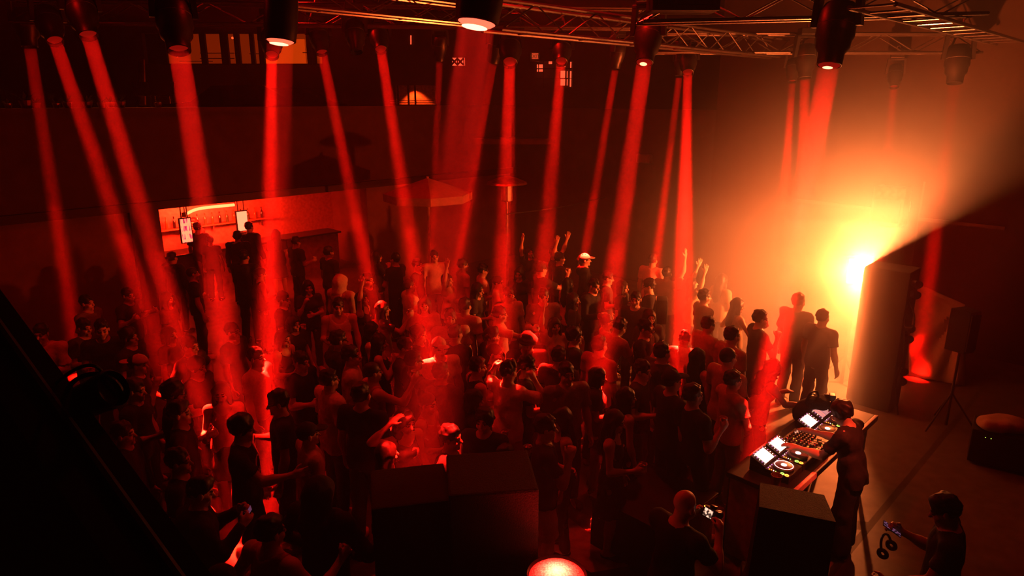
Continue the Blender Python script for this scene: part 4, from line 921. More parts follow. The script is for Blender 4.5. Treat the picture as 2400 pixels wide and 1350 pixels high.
for k, (x, s_) in enumerate(((22, .9), (64, 1.5), (88, 1.0), (135, .9), (160, 1.1), (208, 1.2), (240, 1.0), (262, 1.1), (286, 1.2), (373, 1.0))):
    q = px(x, 266, 13.2 if x < 300 else 17); 
    q = on_plane(x, 262, BO + V * .1, V); t = empty('potted_plant', Vector((q.x, q.y, 4.46)), ra.uniform(0, 6), label='small potted plant on the ledge over the bar wall', cat='plant', group='plants on the upper ledge')
    MB().lathe([(.05 * s_, 0), (.075 * s_, .09 * s_), (.07 * s_, .09 * s_)], 12).obj('pot', M['copper'], t)
    mb = MB()
    for j in range(12):
        an = ra.uniform(0, 6.3); l = ra.uniform(.06, .14) * s_; c = Vector((0, 0, .085 * s_)); e = c + Vector((l * math.cos(an), l * math.sin(an), ra.uniform(.02, .12) * s_)); sd_ = Vector((-math.sin(an), math.cos(an), 0)) * .016 * s_
        v = [mb.bm.verts.new(x_) for x_ in (c, (c + e) / 2 + sd_, e, (c + e) / 2 - sd_)]; mb.bm.faces.new(v)
    mb.obj('leaves', M['leaf'], t)
lamp('ledge_lamp', 'AREA', on_plane(165, 255, BO + V * .9, V) + Vector((0, 0, .25)), 8, (1, .6, .25), None, on_plane(165, 262, BO, V), shape='RECTANGLE', size=4, size_y=.1)
# ---------------------------------------------------------------- black stair parapet and clamp lamp close to the camera
P1, P2 = px(-60, 596, 3.3), px(562, 1436, 2.45)
dv = Vector((P2.x - P1.x, P2.y - P1.y, 0)).normalized(); nv = Vector((dv.y, -dv.x, 0)); nv = nv if nv.x < 0 else -nv
pr = empty('stair_parapet', Vector((P1.x, P1.y, 0)), label='solid black stair parapet sloping down across the lower corner', cat='parapet')
o_ = Vector((P1.x, P1.y, 0)); far0 = P1 - dv * 1.2 + Vector((0, 0, (P1.z - P2.z) / (P2 - P1).xy.length * 1.2))
q4 = [far0, P2 + dv * .0]
MB().hexa([Vector((far0.x, far0.y, 0)) - o_, Vector((P2.x, P2.y, 0)) - o_, Vector((P2.x, P2.y, 0)) + nv * .25 - o_, Vector((far0.x, far0.y, 0)) + nv * .25 - o_, far0 - o_, P2 - o_, P2 + nv * .25 - o_, far0 + nv * .25 - o_]).obj('wall', M['black'], pr)
MB().tube([far0 + nv * .1 - o_ + Vector((0, 0, -.01)), P2 + nv * .1 - o_ + Vector((0, 0, -.01))], .03, 10).obj('handrail', M['black'], pr)
q = px(222, 930, 2.95); cl = empty('clamp_lamp', q, R(20), label='black clamp spotlight fixed to the stair parapet, cable looping over it', cat='lamp')
T = Matrix.Rotation(R(62), 4, 'Y') @ Matrix.Rotation(R(25), 4, 'X')
MB().lathe([(.05, -.12), (.075, -.1), (.08, .02), (.088, .1), (.08, .11), (.07, .06)], 22, T).obj('housing', M['black'], cl, smooth=True)
MB().torus(.105, .010, Matrix.Rotation(R(90), 4, 'X'), 20, 6, 0, math.pi).obj('bracket', M['black'], cl)
e0 = (P1 + (P2 - P1) * .38) - q; MB().rod((-.06, 0, -.04), e0 + Vector((-.02, 0, -.04)), .02, 8).obj('arm', M['black'], cl)
MB().tube(bez([px(148, 888, 2.95) - q, px(170, 866, 2.9) - q, px(205, 856, 2.9) - q, px(232, 868, 2.92) - q, px(245, 900, 2.95) - q], 8), .008).obj('cable', M['rubber'], cl)
# equipment case in the dark corner
q = pz(2340, 1085, 0); eq = empty('equipment_case', q, R(-35), label='dark equipment case with tiny green lights in the dim corner', cat='case')
MB().box((-.35, -.25, .04), (.35, .25, .5), bevel=.02).obj('box', M['black'], eq); [use('indicator', _d['led'], led_g, eq, Matrix.Translation((-.2 + k * .06, -.256, .42)) @ Matrix.Rotation(R(90), 4, 'X') @ Matrix.Scale(1.0, 4)) for k in range(2)]
F_ = Field((-.4, -.3, -.02), (.4, .3, .3), .02); F_.ell((0, 0, .05), (.3, .2, .14), .05); F_.rough(.03, 14, 9); F_.half((0, 0, -1), (0, 0, 0))
use('folded_blanket', F_.mesh('folded_blanket'), M['cream'], None, Matrix.Translation((q.x - .05, q.y, .5)), label='crumpled pale cloth on the dark equipment case', cat='cloth')
# ---------------------------------------------------------------- the crowd
def skin(name, c):
    m = mat(name, c, .5, noise=.06, scale=20); nt = m.node_tree; b = nt.nodes['Principled BSDF']; src = b.inputs[0].links[0].from_socket
    a = nt.nodes.new('ShaderNodeVertexColor'); a.layer_name = 'tint'; x = nt.nodes.new('ShaderNodeMixRGB'); x.blend_type = 'MULTIPLY'; x.inputs[0].default_value = 1
    nt.links.new(src, x.inputs[1]); nt.links.new(a.outputs[0], x.inputs[2]); nt.links.new(x.outputs[0], b.inputs[0]); return m
SKIN = [skin('skin_light', (.62, .40, .30)), skin('skin_tan', (.52, .32, .22)), skin('skin_medium', (.56, .36, .26))]
HAIRM = [mat('hair_black', (.008, .006, .006), .5, noise=.4, scale=60), mat('hair_brown', (.02, .012, .008), .5, noise=.4, scale=60)]
def fabric(n, c): return mat(n, c, .88, noise=.14, scale=45, bump=.15)
FAB = {'k': fabric('fabric_black', (.016, .014, .015)), 'd': fabric('fabric_dark', (.04, .035, .036)), 'w': fabric('fabric_white', (.72, .68, .64)), 'c': fabric('fabric_cream', (.52, .46, .38)), 'g': fabric('fabric_grey', (.20, .19, .19)),
       'n': fabric('fabric_tan', (.36, .26, .18)), 'r': fabric('fabric_red', (.42, .05, .04)), 'b': fabric('fabric_denim', (.06, .08, .13)), 'p': fabric('fabric_pale_pink', (.62, .38, .36))}
_mesh, _rig = {}, {}
HAIR = {k: hair_mesh(k) for k in ('short', 'buzz', 'curly', 'undercut', 'long', 'long_wavy', 'bob', 'bun', 'ponytail')}
CAPS = {k: cap_mesh(k) for k in ('cap', 'beanie', 'bucket')}
SHOE = shoe_mesh()
phone_me = MB().box((-.037, -.004, -.075), (.037, .004, .075), bevel=.003).mesh('body'); phone_scr = MB().box((-.034, -.0055, -.07), (.034, -.0045, .07)).mesh('screen')
def glasses_mesh():
    mb = MB()
    for s_ in (-1, 1): mb.torus(.024, .0025, Matrix.Translation((s_ * .032, .108, 1.603)) @ Matrix.Rotation(R(90), 4, 'X'), 18, 5); mb.rod((s_ * .056, .105, 1.606), (s_ * .082, .0, 1.606), .0025, 5)
    mb.rod((-.009, .11, 1.607), (.009, .11, 1.607), .0025, 5); return mb.mesh('glasses')
GLASSES = glasses_mesh()
def rig_of(pose, sex, turn):
    k = (pose, sex, turn)
    if k not in _rig: _rig[k] = Rig(pose, sex, turn); _mesh[k] = body_mesh(_rig[k])
    return _rig[k], _mesh[k]
def piece(fn, pose, sex, kind):
    k = (fn, pose if fn is top_mesh else POSES[pose].get('legs', 'stand'), sex, kind)
    if k not in _mesh: _mesh[k] = fn(rig_of(pose, sex, 0)[0], kind)
    return _mesh[k]
DJ_AT = Vector((3.0, 6.5))
PEOPLE = []
def person(x, y, face, pose, sex, hair, top, bottom, sc, label, ex='', group=None):
    PEOPLE.append(dict(x=x, y=y, face=face, pose=pose, sex=sex, hair=hair, top=top, bottom=bottom, sc=sc, label=label, ex=ex.split(), group=group))
P_ = person
# bar opening, dark against the lit wall
P_(463, 532, 10, 'relaxed', 'm', 'short', 'shirt k', 'trousers k', 1.06, 'stooped man in dark shirt just beside the purple menu screen', 'back')
P_(519, 524, 200, 'phone', 'm', 'undercut', 'tee k', 'trousers k', 1.02, 'bartender standing under the bright tube light', 'back')
P_(492, 562, 350, 'relaxed', 'w', 'bun', 'tee k', 'trousers k', .95, 'short person with hair in a bun before the bar counter')
P_(584, 531, 20, 'relaxed', 'm', 'short', 'hoodie k', 'trousers k', 1.06, 'man whose dark head covers the white menu screen corner')
P_(556, 553, 350, 'relaxed', 'm', 'curly', 'hoodie k', 'trousers k', 1.0, 'curly haired person just under the white menu screen')
P_(404, 603, 20, 'relaxed', 'm', 'short', 'hoodie k', 'trousers k', .98, 'dark hooded man by the jamb of the bar opening')
P_(646, 548, 330, 'cup', 'w', 'long', 'tee k', 'skirt k', 1.02, 'long haired woman at the dim end of the bar', 'cup')
P_(694, 566, 40, 'cup', 'm', 'short', 'tee d', 'trousers k', 1.0, 'man holding a cup at the dim end of the bar', 'cup')
P_(572, 600, 10, 'crossed', 'm', 'short', 'hoodie k', 'trousers k', 1.08, 'tall black hooded figure between the two bright beams')
P_(452, 640, 60, 'relaxed', 'm', 'buzz', 'tee k', 'trousers k', 1.0, 'close cropped man inside the brightest beam before the bar')
P_(612, 640, 60, 'cup', 'w', 'ponytail', 'tank k', 'jeans b', 1.0, 'woman with ponytail behind the narrow bright beam', 'cup')
P_(770, 590, 40, 'relaxed', 'm', 'short', 'tee d', 'trousers k', 1.02, 'man in dark tee alone before the long bar fascia')
# dim group at the far side
P_(203, 708, 95, 'relaxed', 'm', 'short', 'shirt g', 'trousers k', 1.0, 'dim man in grey shirt deepest in the dark side')
P_(168, 775, 110, 'cup', 'm', 'short', 'tee d', 'trousers k', 1.0, 'dim short haired man behind the white jacket wearer', 'cup')
P_(136, 772, 170, 'hand_to_mouth', 'm', 'short', 'loose w', 'trousers k', 1.03, 'person in white loose shirt cut off by the parapet, hand raised')
P_(229, 767, 150, 'cup', 'm', 'undercut', 'tee k', 'trousers k', 1.04, 'man in black tee holding a cup beside the white shirt wearer', 'cup')
P_(313, 785, 95, 'relaxed', 'm', 'curly', 'tee k', 'trousers k', 1.02, 'curly haired man in black tee, face in shadow, near the second beam')
P_(387, 785, 100, 'relaxed', 'w', 'bob', 'tee k', 'jeans b', 1.0, 'woman with bobbed hair behind the lit elbow')
P_(300, 690, 100, 'dance', 'm', 'short', 'tee d', 'trousers k', 1.0, 'dancing man in dark tee at the far dim side')
P_(392, 700, 90, 'relaxed', 'w', 'long', 'tee g', 'jeans b', 1.0, 'long haired woman in grey tee far behind the second beam')
P_(322, 852, 75, 'hand_to_mouth', 'm', 'buzz', 'tee k', 'trousers k', 1.0, 'man with a light cap turned backwards, glowing red, hand at mouth', 'cap:c:back')
P_(445, 808, 100, 'hip', 'm', 'short', 'tee k', 'trousers k', 1.02, 'dark shirted person with hands on hips and elbows out, near the second beam', 'key')
P_(462, 858, 100, 'cup', 'm', 'curly', 'tee d', 'trousers k', 1.0, 'curly head half hidden behind the glasses wearer', 'cup')
P_(334, 912, 85, 'cup', 'm', 'short', 'tee k', 'trousers k', 1.03, 'man in black just behind the glasses wearer, mouth lit', 'cup')
P_(436, 905, 70, 'cup', 'm', 'curly', 'tee k', 'trousers k', 1.05, 'man with thin metal glasses and small chest print on black tee', 'glasses print')
P_(392, 972, 75, 'relaxed', 'm', 'undercut', 'tee k', 'shorts k', 1.03, 'man in black tee with floppy fringe below the glasses wearer')
P_(318, 1005, 80, 'relaxed', 'm', 'short', 'hoodie k', 'trousers k', 1.0, 'barely visible man in black hoodie beside the clamp spotlight')
P_(518, 918, 165, 'cup', 'w', 'long', 'tank r', 'skirt k', 1.0, 'woman in tank top with one bare arm lit blazing white', 'key')
P_(568, 1000, 80, 'reach_low', 'm', 'curly', 'tee k', 'shorts k', 1.06, 'curly haired man in black tee with pale scrawled back print', 'print2')
P_(651, 940, 250, 'cup', 'm', 'short', 'tee k', 'trousers k', 1.05, 'man in black tee facing the curly one, drink at his waist', 'cup')
P_(722, 1015, 60, 'relaxed', 'm', 'short', 'loose c', 'shorts k', .98, 'man with dark cap in long pale tee near the hooded back', 'cap:k')
P_(418, 1078, 80, 'relaxed', 'm', 'short', 'tee k', 'trousers k', 1.0, 'man in black with lowered head above the phone filmer')
P_(470, 1150, 60, 'phone', 'm', 'undercut', 'hoodie k', 'trousers k', 1.0, 'man in black hoodie raising a phone, hands lit white', 'phone')
P_(752, 1150, 20, 'hip', 'm', 'beanie_hair', 'hoodie k', 'trousers k', 1.05, 'broad black hooded back nearest the camera beside the red speaker', 'hood')
P_(612, 1262, 30, 'dance', 'm', 'short', 'tank r', 'trousers k', 1.03, 'short haired back of a head at the lower edge, arm out')
P_(545, 1338, 40, 'cup', 'm', 'buzz', 'tee k', 'trousers k', 1.0, 'person with dark headband cut off by the lower edge', 'cup cap:k:beanie')
# centre, nearer half
P_(600, 835, 100, 'relaxed', 'm', 'short', 'tee p', 'trousers k', 1.02, 'man in pale tee blurred inside the third beam')
P_(545, 775, 100, 'relaxed', 'm', 'short', 'tee k', 'trousers k', 1.0, 'man in black between the two slanting beams')
P_(664, 792, 110, 'cup', 'w', 'long', 'tank k', 'jeans b', 1.0, 'dark haired woman with cup under the dim fifth beam', 'cup')
P_(706, 845, 110, 'cup', 'm', 'short', 'tee k', 'trousers k', 1.0, 'man in black between the pale tee back and the beam', 'cup')
P_(688, 757, 120, 'relaxed', 'w', 'bob', 'tee k', 'jeans b', .98, 'woman with bobbed hair before the vest wearer')
P_(664, 700, 90, 'cup', 'm', 'short', 'tee d', 'trousers k', 1.0, 'man whose hand with a cup catches a red glint', 'cup')
P_(722, 672, 150, 'hand_to_mouth', 'w', 'long', 'tee d', 'jeans b', 1.0, 'woman with long hair touching her face before the bar wall')
P_(800, 660, 30, 'relaxed', 'm', 'beanie_hair', 'hoodie c', 'trousers k', 1.06, 'person seen from behind in pale hooded top', 'hood')
P_(793, 716, 165, 'cup', 'm', 'short', 'tank w', 'trousers k', 1.02, 'man in white vest straps facing the camera', 'cup')
P_(848, 700, 100, 'raise_one', 'w', 'long', 'tank k', 'jeans b', 1.0, 'long haired woman with one arm up beside the vest wearer')
P_(862, 655, 110, 'relaxed', 'm', 'short', 'tee d', 'trousers k', 1.0, 'man in dark tee behind the arm raising woman')
P_(794, 795, 60, 'relaxed', 'm', 'short', 'hoodie k', 'trousers k', 1.06, 'tall man in black behind the pale tee backs')
P_(798, 882, 50, 'relaxed', 'm', 'short', 'loose w', 'trousers k', 1.03, 'short haired man in white tee seen from behind, centre of two pale backs')
P_(838, 838, 80, 'relaxed', 'm', 'short', 'loose c', 'trousers d', 1.05, 'taller man in cream tee behind the white tee man')
P_(872, 772, 90, 'cup', 'w', 'long', 'tank k', 'jeans b', 1.0, 'woman in profile beneath the brightly lit hand', 'cup')
P_(897, 722, 75, 'raise_cup', 'w', 'long', 'tee k', 'jeans b', 1.02, 'woman looking up with a cup in her white lit hand', 'cup key')
P_(912, 805, 85, 'hand_to_mouth', 'w', 'long', 'tank k', 'skirt k', 1.0, 'long haired woman in profile with hoop earring')
P_(916, 866, 60, 'raise_cup', 'm', 'buzz', 'tank r', 'trousers k', 1.02, 'bare shouldered man from behind, next to the hoop earring woman', 'cup')
P_(883, 928, 20, 'relaxed', 'm', 'short', 'tee k', 'trousers k', 1.08, 'tall man in black tee looking down, behind the speakers')
P_(922, 972, 140, 'hand_on_head', 'w', 'long_wavy', 'tank k', 'jeans b', 1.02, 'woman in black tank with hand on her long dark hair')
P_(1000, 948, 110, 'cup', 'w', 'bun', 'tank r', 'skirt k', 1.0, 'woman with hair up in a sleeveless top, bare arm, behind the speakers', 'cup')
P_(908, 1060, 60, 'relaxed', 'w', 'long', 'tank k', 'skirt k', .97, 'dark haired woman just over the red washed speaker')
P_(1060, 1020, 100, 'hand_to_mouth', 'm', 'short', 'tee d', 'trousers k', 1.0, 'man in profile above the gap between the speaker pairs')
P_(1198, 1062, 30, 'relaxed', 'm', 'short', 'tee k', 'trousers k', .97, 'dark round head poking over the darkest speaker')
P_(1132, 985, 200, 'relaxed', 'm', 'curly', 'tee k', 'trousers k', .98, 'man with dark fuzzy hair above the darkest speaker')
P_(1272, 1000, 85, 'hand_to_mouth', 'm', 'short', 'tee k', 'shorts c', 1.04, 'man in black tee and pale shorts, hand at mouth, beside the speakers')
P_(1332, 985, 260, 'cup', 'w', 'long', 'tank d', 'jeans b', 1.0, 'woman facing the smoking man, only half lit', 'cup')
P_(1192, 868, 40, 'both_head', 'm', 'undercut', 'shirt w', 'trousers n', 1.05, 'man in white shirt with both hands up at his head, lit by a beam', 'key')
P_(1140, 872, 70, 'cup', 'm', 'short', 'tank k', 'trousers k', 1.0, 'man with bare bent arm beside the white shirt man', 'cup')
P_(1030, 812, 150, 'relaxed', 'm', 'buzz', 'tee w', 'trousers k', 1.03, 'man in cap and dark glasses, one shoulder lit white', 'cap:c glasses key')
P_(1058, 866, 30, 'relaxed', 'm', 'short', 'hoodie d', 'trousers k', 1.04, 'dark back blocking the man with the white lit shoulder')
P_(962, 862, 60, 'relaxed', 'm', 'short', 'tee d', 'trousers k', 1.04, 'man in dark tee seen from behind beside the lit shoulder')
P_(1005, 790, 100, 'relaxed', 'm', 'curly', 'tee d', 'trousers k', 1.0, 'curly head just behind the cap wearer')
P_(950, 800, 100, 'phone', 'm', 'short', 'tee d', 'trousers k', 1.0, 'man holding a dark phone low between two women')
P_(1078, 785, 40, 'relaxed', 'm', 'short', 'tee k', 'trousers k', 1.02, 'dark haired man seen from behind below the bearded face')
P_(1113, 790, 60, 'relaxed', 'm', 'undercut', 'tee k', 'trousers k', 1.02, 'man in black with thick hair, under the reaching arm')
P_(1108, 900, 80, 'cup', 'w', 'bob', 'tee k', 'jeans b', .98, 'short bobbed woman next to the white shirt man', 'cup')
P_(1216, 800, 175, 'phone', 'm', 'buzz', 'tee k', 'trousers k', 1.04, 'man with a wide bucket hat above the white shirt man', 'cap:d:bucket')
P_(1236, 855, 85, 'cup', 'm', 'short', 'tee k', 'trousers k', 1.02, 'man whose bare forearm is lit blazing white', 'cup key')
P_(1158, 818, 110, 'cup', 'm', 'buzz', 'tee d', 'trousers k', 1.0, 'close cropped man with a cup by the bucket hat', 'cup')
P_(1055, 742, 170, 'relaxed', 'm', 'short', 'shirt c', 'trousers k', 1.03, 'bearded looking man facing the camera in pale open shirt')
P_(995, 712, 175, 'relaxed', 'w', 'long', 'tee p', 'skirt k', 1.02, 'long haired woman in pale top glowing in the widest beam')
P_(1090, 715, 30, 'relaxed', 'm', 'short', 'tee p', 'trousers k', 1.04, 'man with dark hair seen from behind in a pale top')
P_(1120, 678, 110, 'cup', 'w', 'long', 'tee d', 'jeans b', 1.02, 'dark haired woman with lit face above the pale top back', 'cup')
P_(1172, 735, 85, 'reach', 'm', 'short', 'tee p', 'trousers k', 1.0, 'man reaching one bare arm forward under the vertical beam')
# centre, far half
P_(884, 600, 60, 'hand_to_mouth', 'w', 'long', 'tee k', 'jeans b', 1.0, 'taller woman of the dark couple far behind')
P_(926, 606, 300, 'crossed', 'm', 'short', 'tee k', 'trousers k', 1.02, 'man of the dark couple far behind')
P_(978, 620, 100, 'relaxed', 'm', 'short', 'tee d', 'trousers k', 1.0, 'man in profile beside the widest beam, far behind')
P_(1018, 600, 160, 'relaxed', 'm', 'short', 'tee p', 'trousers k', 1.0, 'pale faced man inside the widest beam, far behind')
P_(1048, 655, 110, 'raise_one', 'w', 'bob', 'tank p', 'jeans b', 1.0, 'woman with a raised arm in the widest beam')
P_(960, 668, 60, 'relaxed', 'm', 'buzz', 'tee w', 'trousers k', 1.0, 'cropped man in white tee by the wide beam')
P_(1085, 620, 70, 'relaxed', 'm', 'short', 'tee p', 'trousers k', 1.0, 'man in washed out tee right in the wide haze')
P_(1132, 632, 80, 'cup', 'm', 'short', 'tee p', 'trousers k', 1.0, 'man with a cup behind the dark haired woman', 'cup')
P_(1168, 660, 100, 'dance', 'w', 'ponytail', 'tee p', 'jeans b', .98, 'dancing woman with ponytail next to the vertical beam')
P_(1192, 690, 150, 'relaxed', 'm', 'short', 'tee p', 'trousers k', 1.0, 'man glowing in the vertical beam')
P_(1222, 640, 200, 'cup', 'w', 'long', 'tee d', 'jeans b', 1.0, 'woman turned away from the booth by the vertical beam', 'cup')
P_(1240, 590, 150, 'raise_one', 'w', 'long', 'tee d', 'jeans b', .98, 'woman pointing up at the very back')
P_(1264, 628, 60, 'raise_cup', 'm', 'short', 'tee k', 'trousers k', 1.05, 'dark man holding a white lit cup out, back row', 'cup')
P_(1298, 592, 110, 'raise_both', 'm', 'short', 'tee k', 'trousers k', .98, 'man with both hands up and fingers lit white, back row')
P_(1334, 605, 70, 'relaxed', 'm', 'short', 'tee d', 'trousers k', 1.0, 'man just behind the white cap')
P_(1372, 607, 100, 'relaxed', 'w', 'ponytail', 'hoodie k', 'trousers k', 1.04, 'person with white cap glowing in a narrow beam', 'cap:w key')
P_(1392, 668, 130, 'cup', 'm', 'short', 'hoodie k', 'trousers k', 1.02, 'dark man with a drink right below the white cap', 'cup')
P_(1332, 665, 60, 'relaxed', 'w', 'long', 'tee p', 'jeans b', 1.0, 'woman in washed out tee below the back row')
P_(1280, 692, 170, 'cup', 'm', 'short', 'shirt g', 'trousers k', 1.02, 'man in patterned grey shirt facing the camera', 'cup')
P_(1338, 702, 100, 'relaxed', 'w', 'long', 'tee d', 'jeans b', 1.0, 'woman in profile with straight dark hair, beside the patterned shirt')
P_(1300, 762, 160, 'raise_one', 'w', 'long', 'tee c', 'skirt k', .98, 'woman with bare arm lifted, facing the camera')
P_(1350, 785, 90, 'relaxed', 'm', 'curly', 'tee k', 'trousers k', 1.0, 'curly man in black with tiny glints, beside the arm lifting woman')
P_(1292, 838, 30, 'relaxed', 'm', 'short', 'tee k', 'trousers k', 1.02, 'dark back below the lifted arm')
P_(1330, 872, 160, 'relaxed', 'm', 'short', 'shirt g', 'trousers k', 1.04, 'man in open collared grey shirt facing the camera')
P_(1405, 808, 50, 'relaxed', 'm', 'short', 'tee r', 'trousers k', 1.04, 'man in red tee seen from behind')
P_(1450, 765, 60, 'bow', 'm', 'short', 'tee n', 'trousers k', 1.03, 'bending man in tan tee seen from behind, elbow out')
P_(1422, 752, 80, 'relaxed', 'w', 'bun', 'tank r', 'jeans b', 1.0, 'woman with hair up in front of the bending man')
P_(1425, 650, 100, 'cup', 'm', 'short', 'tee d', 'trousers k', .98, 'man with cup in the slanting orange tinted beam', 'cup')
P_(1462, 672, 120, 'relaxed', 'w', 'bob', 'tee d', 'jeans b', 1.0, 'bobbed woman in the dim gap before the backpack')
P_(1490, 700, 200, 'relaxed', 'm', 'short', 'tee d', 'trousers k', 1.0, 'man turned away from the booth in the dim gap')
P_(1518, 668, 280, 'cup', 'm', 'short', 'tee k', 'trousers k', 1.02, 'man with a black backpack edged in orange light', 'bag cup')
P_(1530, 608, 40, 'relaxed', 'm', 'short', 'tee p', 'trousers k', 1.04, 'pale pink tee back glowing in the short beam')
P_(1583, 642, 40, 'raise_one', 'm', 'short', 'tee n', 'trousers k', 1.0, 'man in tan tee with one arm up, fingers spread, towards the glow')
P_(1614, 660, 90, 'raise_both', 'w', 'long', 'tee n', 'jeans b', .98, 'woman with both hands up at the rim of the glow')
P_(1522, 742, 170, 'relaxed', 'w', 'long', 'tee d', 'jeans b', 1.0, 'long haired woman before the glasses and suit man')
P_(1538, 770, 120, 'hand_to_mouth', 'm', 'short', 'shirt k', 'trousers k', 1.03, 'man with glasses and dark shirt, hand at his lips', 'glasses')
P_(1478, 860, 120, 'cup', 'm', 'short', 'tee d', 'trousers k', 1.0, 'man in dark tee with a bracelet below the bending man', 'cup')
P_(1440, 880, 100, 'cup', 'w', 'bob', 'tee d', 'jeans b', .98, 'bobbed woman with a cup behind the collared shirt man', 'cup')
P_(1604, 792, 20, 'bow', 'm', 'short', 'shirt w', 'trousers k', .95, 'bowed man whose white back burns out in a beam', 'key')
P_(1637, 835, 60, 'relaxed', 'w', 'long', 'tank k', 'jeans b', 1.0, 'woman with long dark hair seen from behind, beside the burnt out back')
P_(1585, 895, 70, 'relaxed', 'm', 'buzz', 'tee k', 'trousers k', 1.05, 'man in black with a dark cap, close to the table of cups', 'cap:k')
P_(1540, 830, 60, 'relaxed', 'm', 'short', 'hoodie d', 'trousers k', 1.04, 'dark hooded back below the man with glasses')
P_(1645, 930, 70, 'lean_back', 'm', 'short', 'tee k', 'trousers k', 1.03, 'broad man in black tee standing at the crowd side of the booth', 'cup')
P_(1470, 930, 85, 'relaxed', 'w', 'long', 'tank k', 'skirt k', 1.0, 'woman with long dark hair in profile, cheek lit, beyond the low table')
P_(1420, 985, 110, 'cup', 'w', 'long', 'tank k', 'skirt k', 1.0, 'woman in black tank holding out a cup over the low table', 'cup')
P_(1724, 835, 60, 'relaxed', 'm', 'buzz', 'tee n', 'trousers k', 1.06, 'big cropped man seen from behind, orange rim light on head')
P_(1716, 785, 70, 'relaxed', 'm', 'short', 'tee n', 'trousers k', 1.04, 'man with rim lit hair behind the big cropped man')
P_(1668, 696, 80, 'relaxed', 'm', 'short', 'tee n', 'trousers k', 1.0, 'man silhouetted at the edge of the glow')
P_(1680, 655, 60, 'cup', 'w', 'long', 'tee n', 'jeans b', 1.02, 'long haired silhouette far inside the orange haze', 'cup')
P_(1712, 712, 80, 'dance', 'w', 'long', 'tank n', 'jeans b', 1.0, 'dancing silhouette with bare arms in the orange haze')
P_(1660, 760, 70, 'cup', 'm', 'short', 'tee n', 'trousers k', 1.0, 'man with a cup in the orange haze behind the burnt out back', 'cup')
P_(1782, 745, 90, 'hand_to_mouth', 'm', 'short', 'tee k', 'trousers k', 1.03, 'man with one lit hand close to the blinding light')
P_(1872, 705, 60, 'relaxed', 'm', 'short', 'loose d', 'trousers k', 1.06, 'broad silhouette almost lost in the blinding light')
P_(1928, 742, 60, 'relaxed', 'm', 'short', 'tee d', 'trousers k', 1.0, 'silhouette straight under the blinding light')
P_(1815, 868, 80, 'table', 'w', 'long_wavy', 'tank n', 'jeans b', 1.0, 'woman with wavy hair leaning on the crowd side of the booth')
P_(1770, 905, 75, 'crossed', 'm', 'short', 'tee n', 'trousers k', .98, 'man with folded arms between the big cropped man and the booth')
# behind the booth and nearest the camera
P_(1972, 965, 315, 'table', 'm', 'curly', 'hoodie_short k', 'wide k', .99, 'DJ with curly hair in dark shirt, hands on the decks', 'dj')
P_(1606, 1180, 55, 'camera', 'm', None, 'tee k', 'trousers k', 1.03, 'bald photographer in black tee looking down at his camera', 'cam')
P_(2214, 1192, 300, 'phone_low', 'm', 'short', 'tee k', 'trousers k', 1.04, 'man in black in the dark corner looking at his phone', 'phone headphones')
POSES['hip'] = dict(r=((.75, -.05, -.75), (-.75, .45, -.55), 'fist'), l=((.75, -.1, -.8), (-.7, .5, -.5), 'fist'), head=(0, 6))
POSES['reach_low'] = dict(r=((.15, .7, -.75), (-.05, 1, .15), 'open'), l=DOWN, head=(0, 8))
POSES['raise_cup'] = dict(r=((.25, .7, -.35), (-.1, .55, .9), 'grip'), l=DOWN, head=(0, 0))
POSES['both_head'] = dict(r=((.55, .8, -.35), (-.62, -.15, 1), 'fist'), l=((.75, .6, -.1), (-.6, -.3, .8), 'fist'), head=(0, 6))
POSES['phone_low'] = dict(r=((.15, .25, -.95), (-.25, .8, .4), 'grip'), l=((.2, .35, -1), (.05, .9, -.3), 'grip'), head=(0, 24))
def face_angle(p, at):
    f = p['face']
    return R(f)
rnd = random.Random(11)
# where each stands: under the head seen in the photograph, then eased apart so nobody shares a spot
for p in PEOPLE:
    sx = p['sex']; turn = 0
    p['turn'] = turn; rig, me = rig_of(p['pose'], sx, turn); p['rig'] = rig; s = p['sc'] * (.955 if sx == 'w' else 1.0); p['s'] = s
    h = rig.head((0, 0, 1.62)) * s; f = face_angle(p, None)
    off = Vector((h[0] * math.cos(f) + h[1] * math.sin(f), -h[0] * math.sin(f) + h[1] * math.cos(f)))
    a = pz(p['x'], p['y'], h[2]); p['pos'] = Vector((a.x - off.x, a.y - off.y)); p['f'] = f
for p in PEOPLE:
    if 'bartender' in p['label']: q = BM @ Vector((1.75, 2.95, 0)); p['pos'] = Vector((q.x, q.y))
FIX = {'key', 'dj', 'cam', 'headphones', 'back'}
OBST = [(3.45, 6.75, .45)]
for it in range(60):
    for i, a in enumerate(PEOPLE):
        for b in PEOPLE[:i]:
            d = a['pos'] - b['pos']; l = d.length
            if l < .5:
                d = d / l if l > 1e-4 else Vector((1, 0)); k = (.5 - l) * .5
                # ease along the line of sight first: it moves the figure least in the picture
                for q, sg in ((a, 1), (b, -1)):
                    if FIX & set(q['ex']): continue
                    q['pos'] = q['pos'] + d * sg * k
for p in PEOPLE:                                   # nobody inside the booth table, the speakers or the low table
    if FIX & set(p['ex']): continue
    for M_, x0, x1, y0, y1 in ((TM, -.25, 2.65, -.25, .98), (sd.matrix_world, -.25, 1.2, -1.15, .25)):
        q = M_.inverted() @ Vector((*p['pos'], 0))
        if x0 < q.x < x1 and y0 < q.y < y1:
            c = [(q.x - x0, 'x', x0), (x1 - q.x, 'x', x1), (q.y - y0, 'y', y0), (y1 - q.y, 'y', y1)]; c = min(c); setattr(q, c[1], c[2]); w_ = M_ @ q; p['pos'] = Vector((w_.x, w_.y))
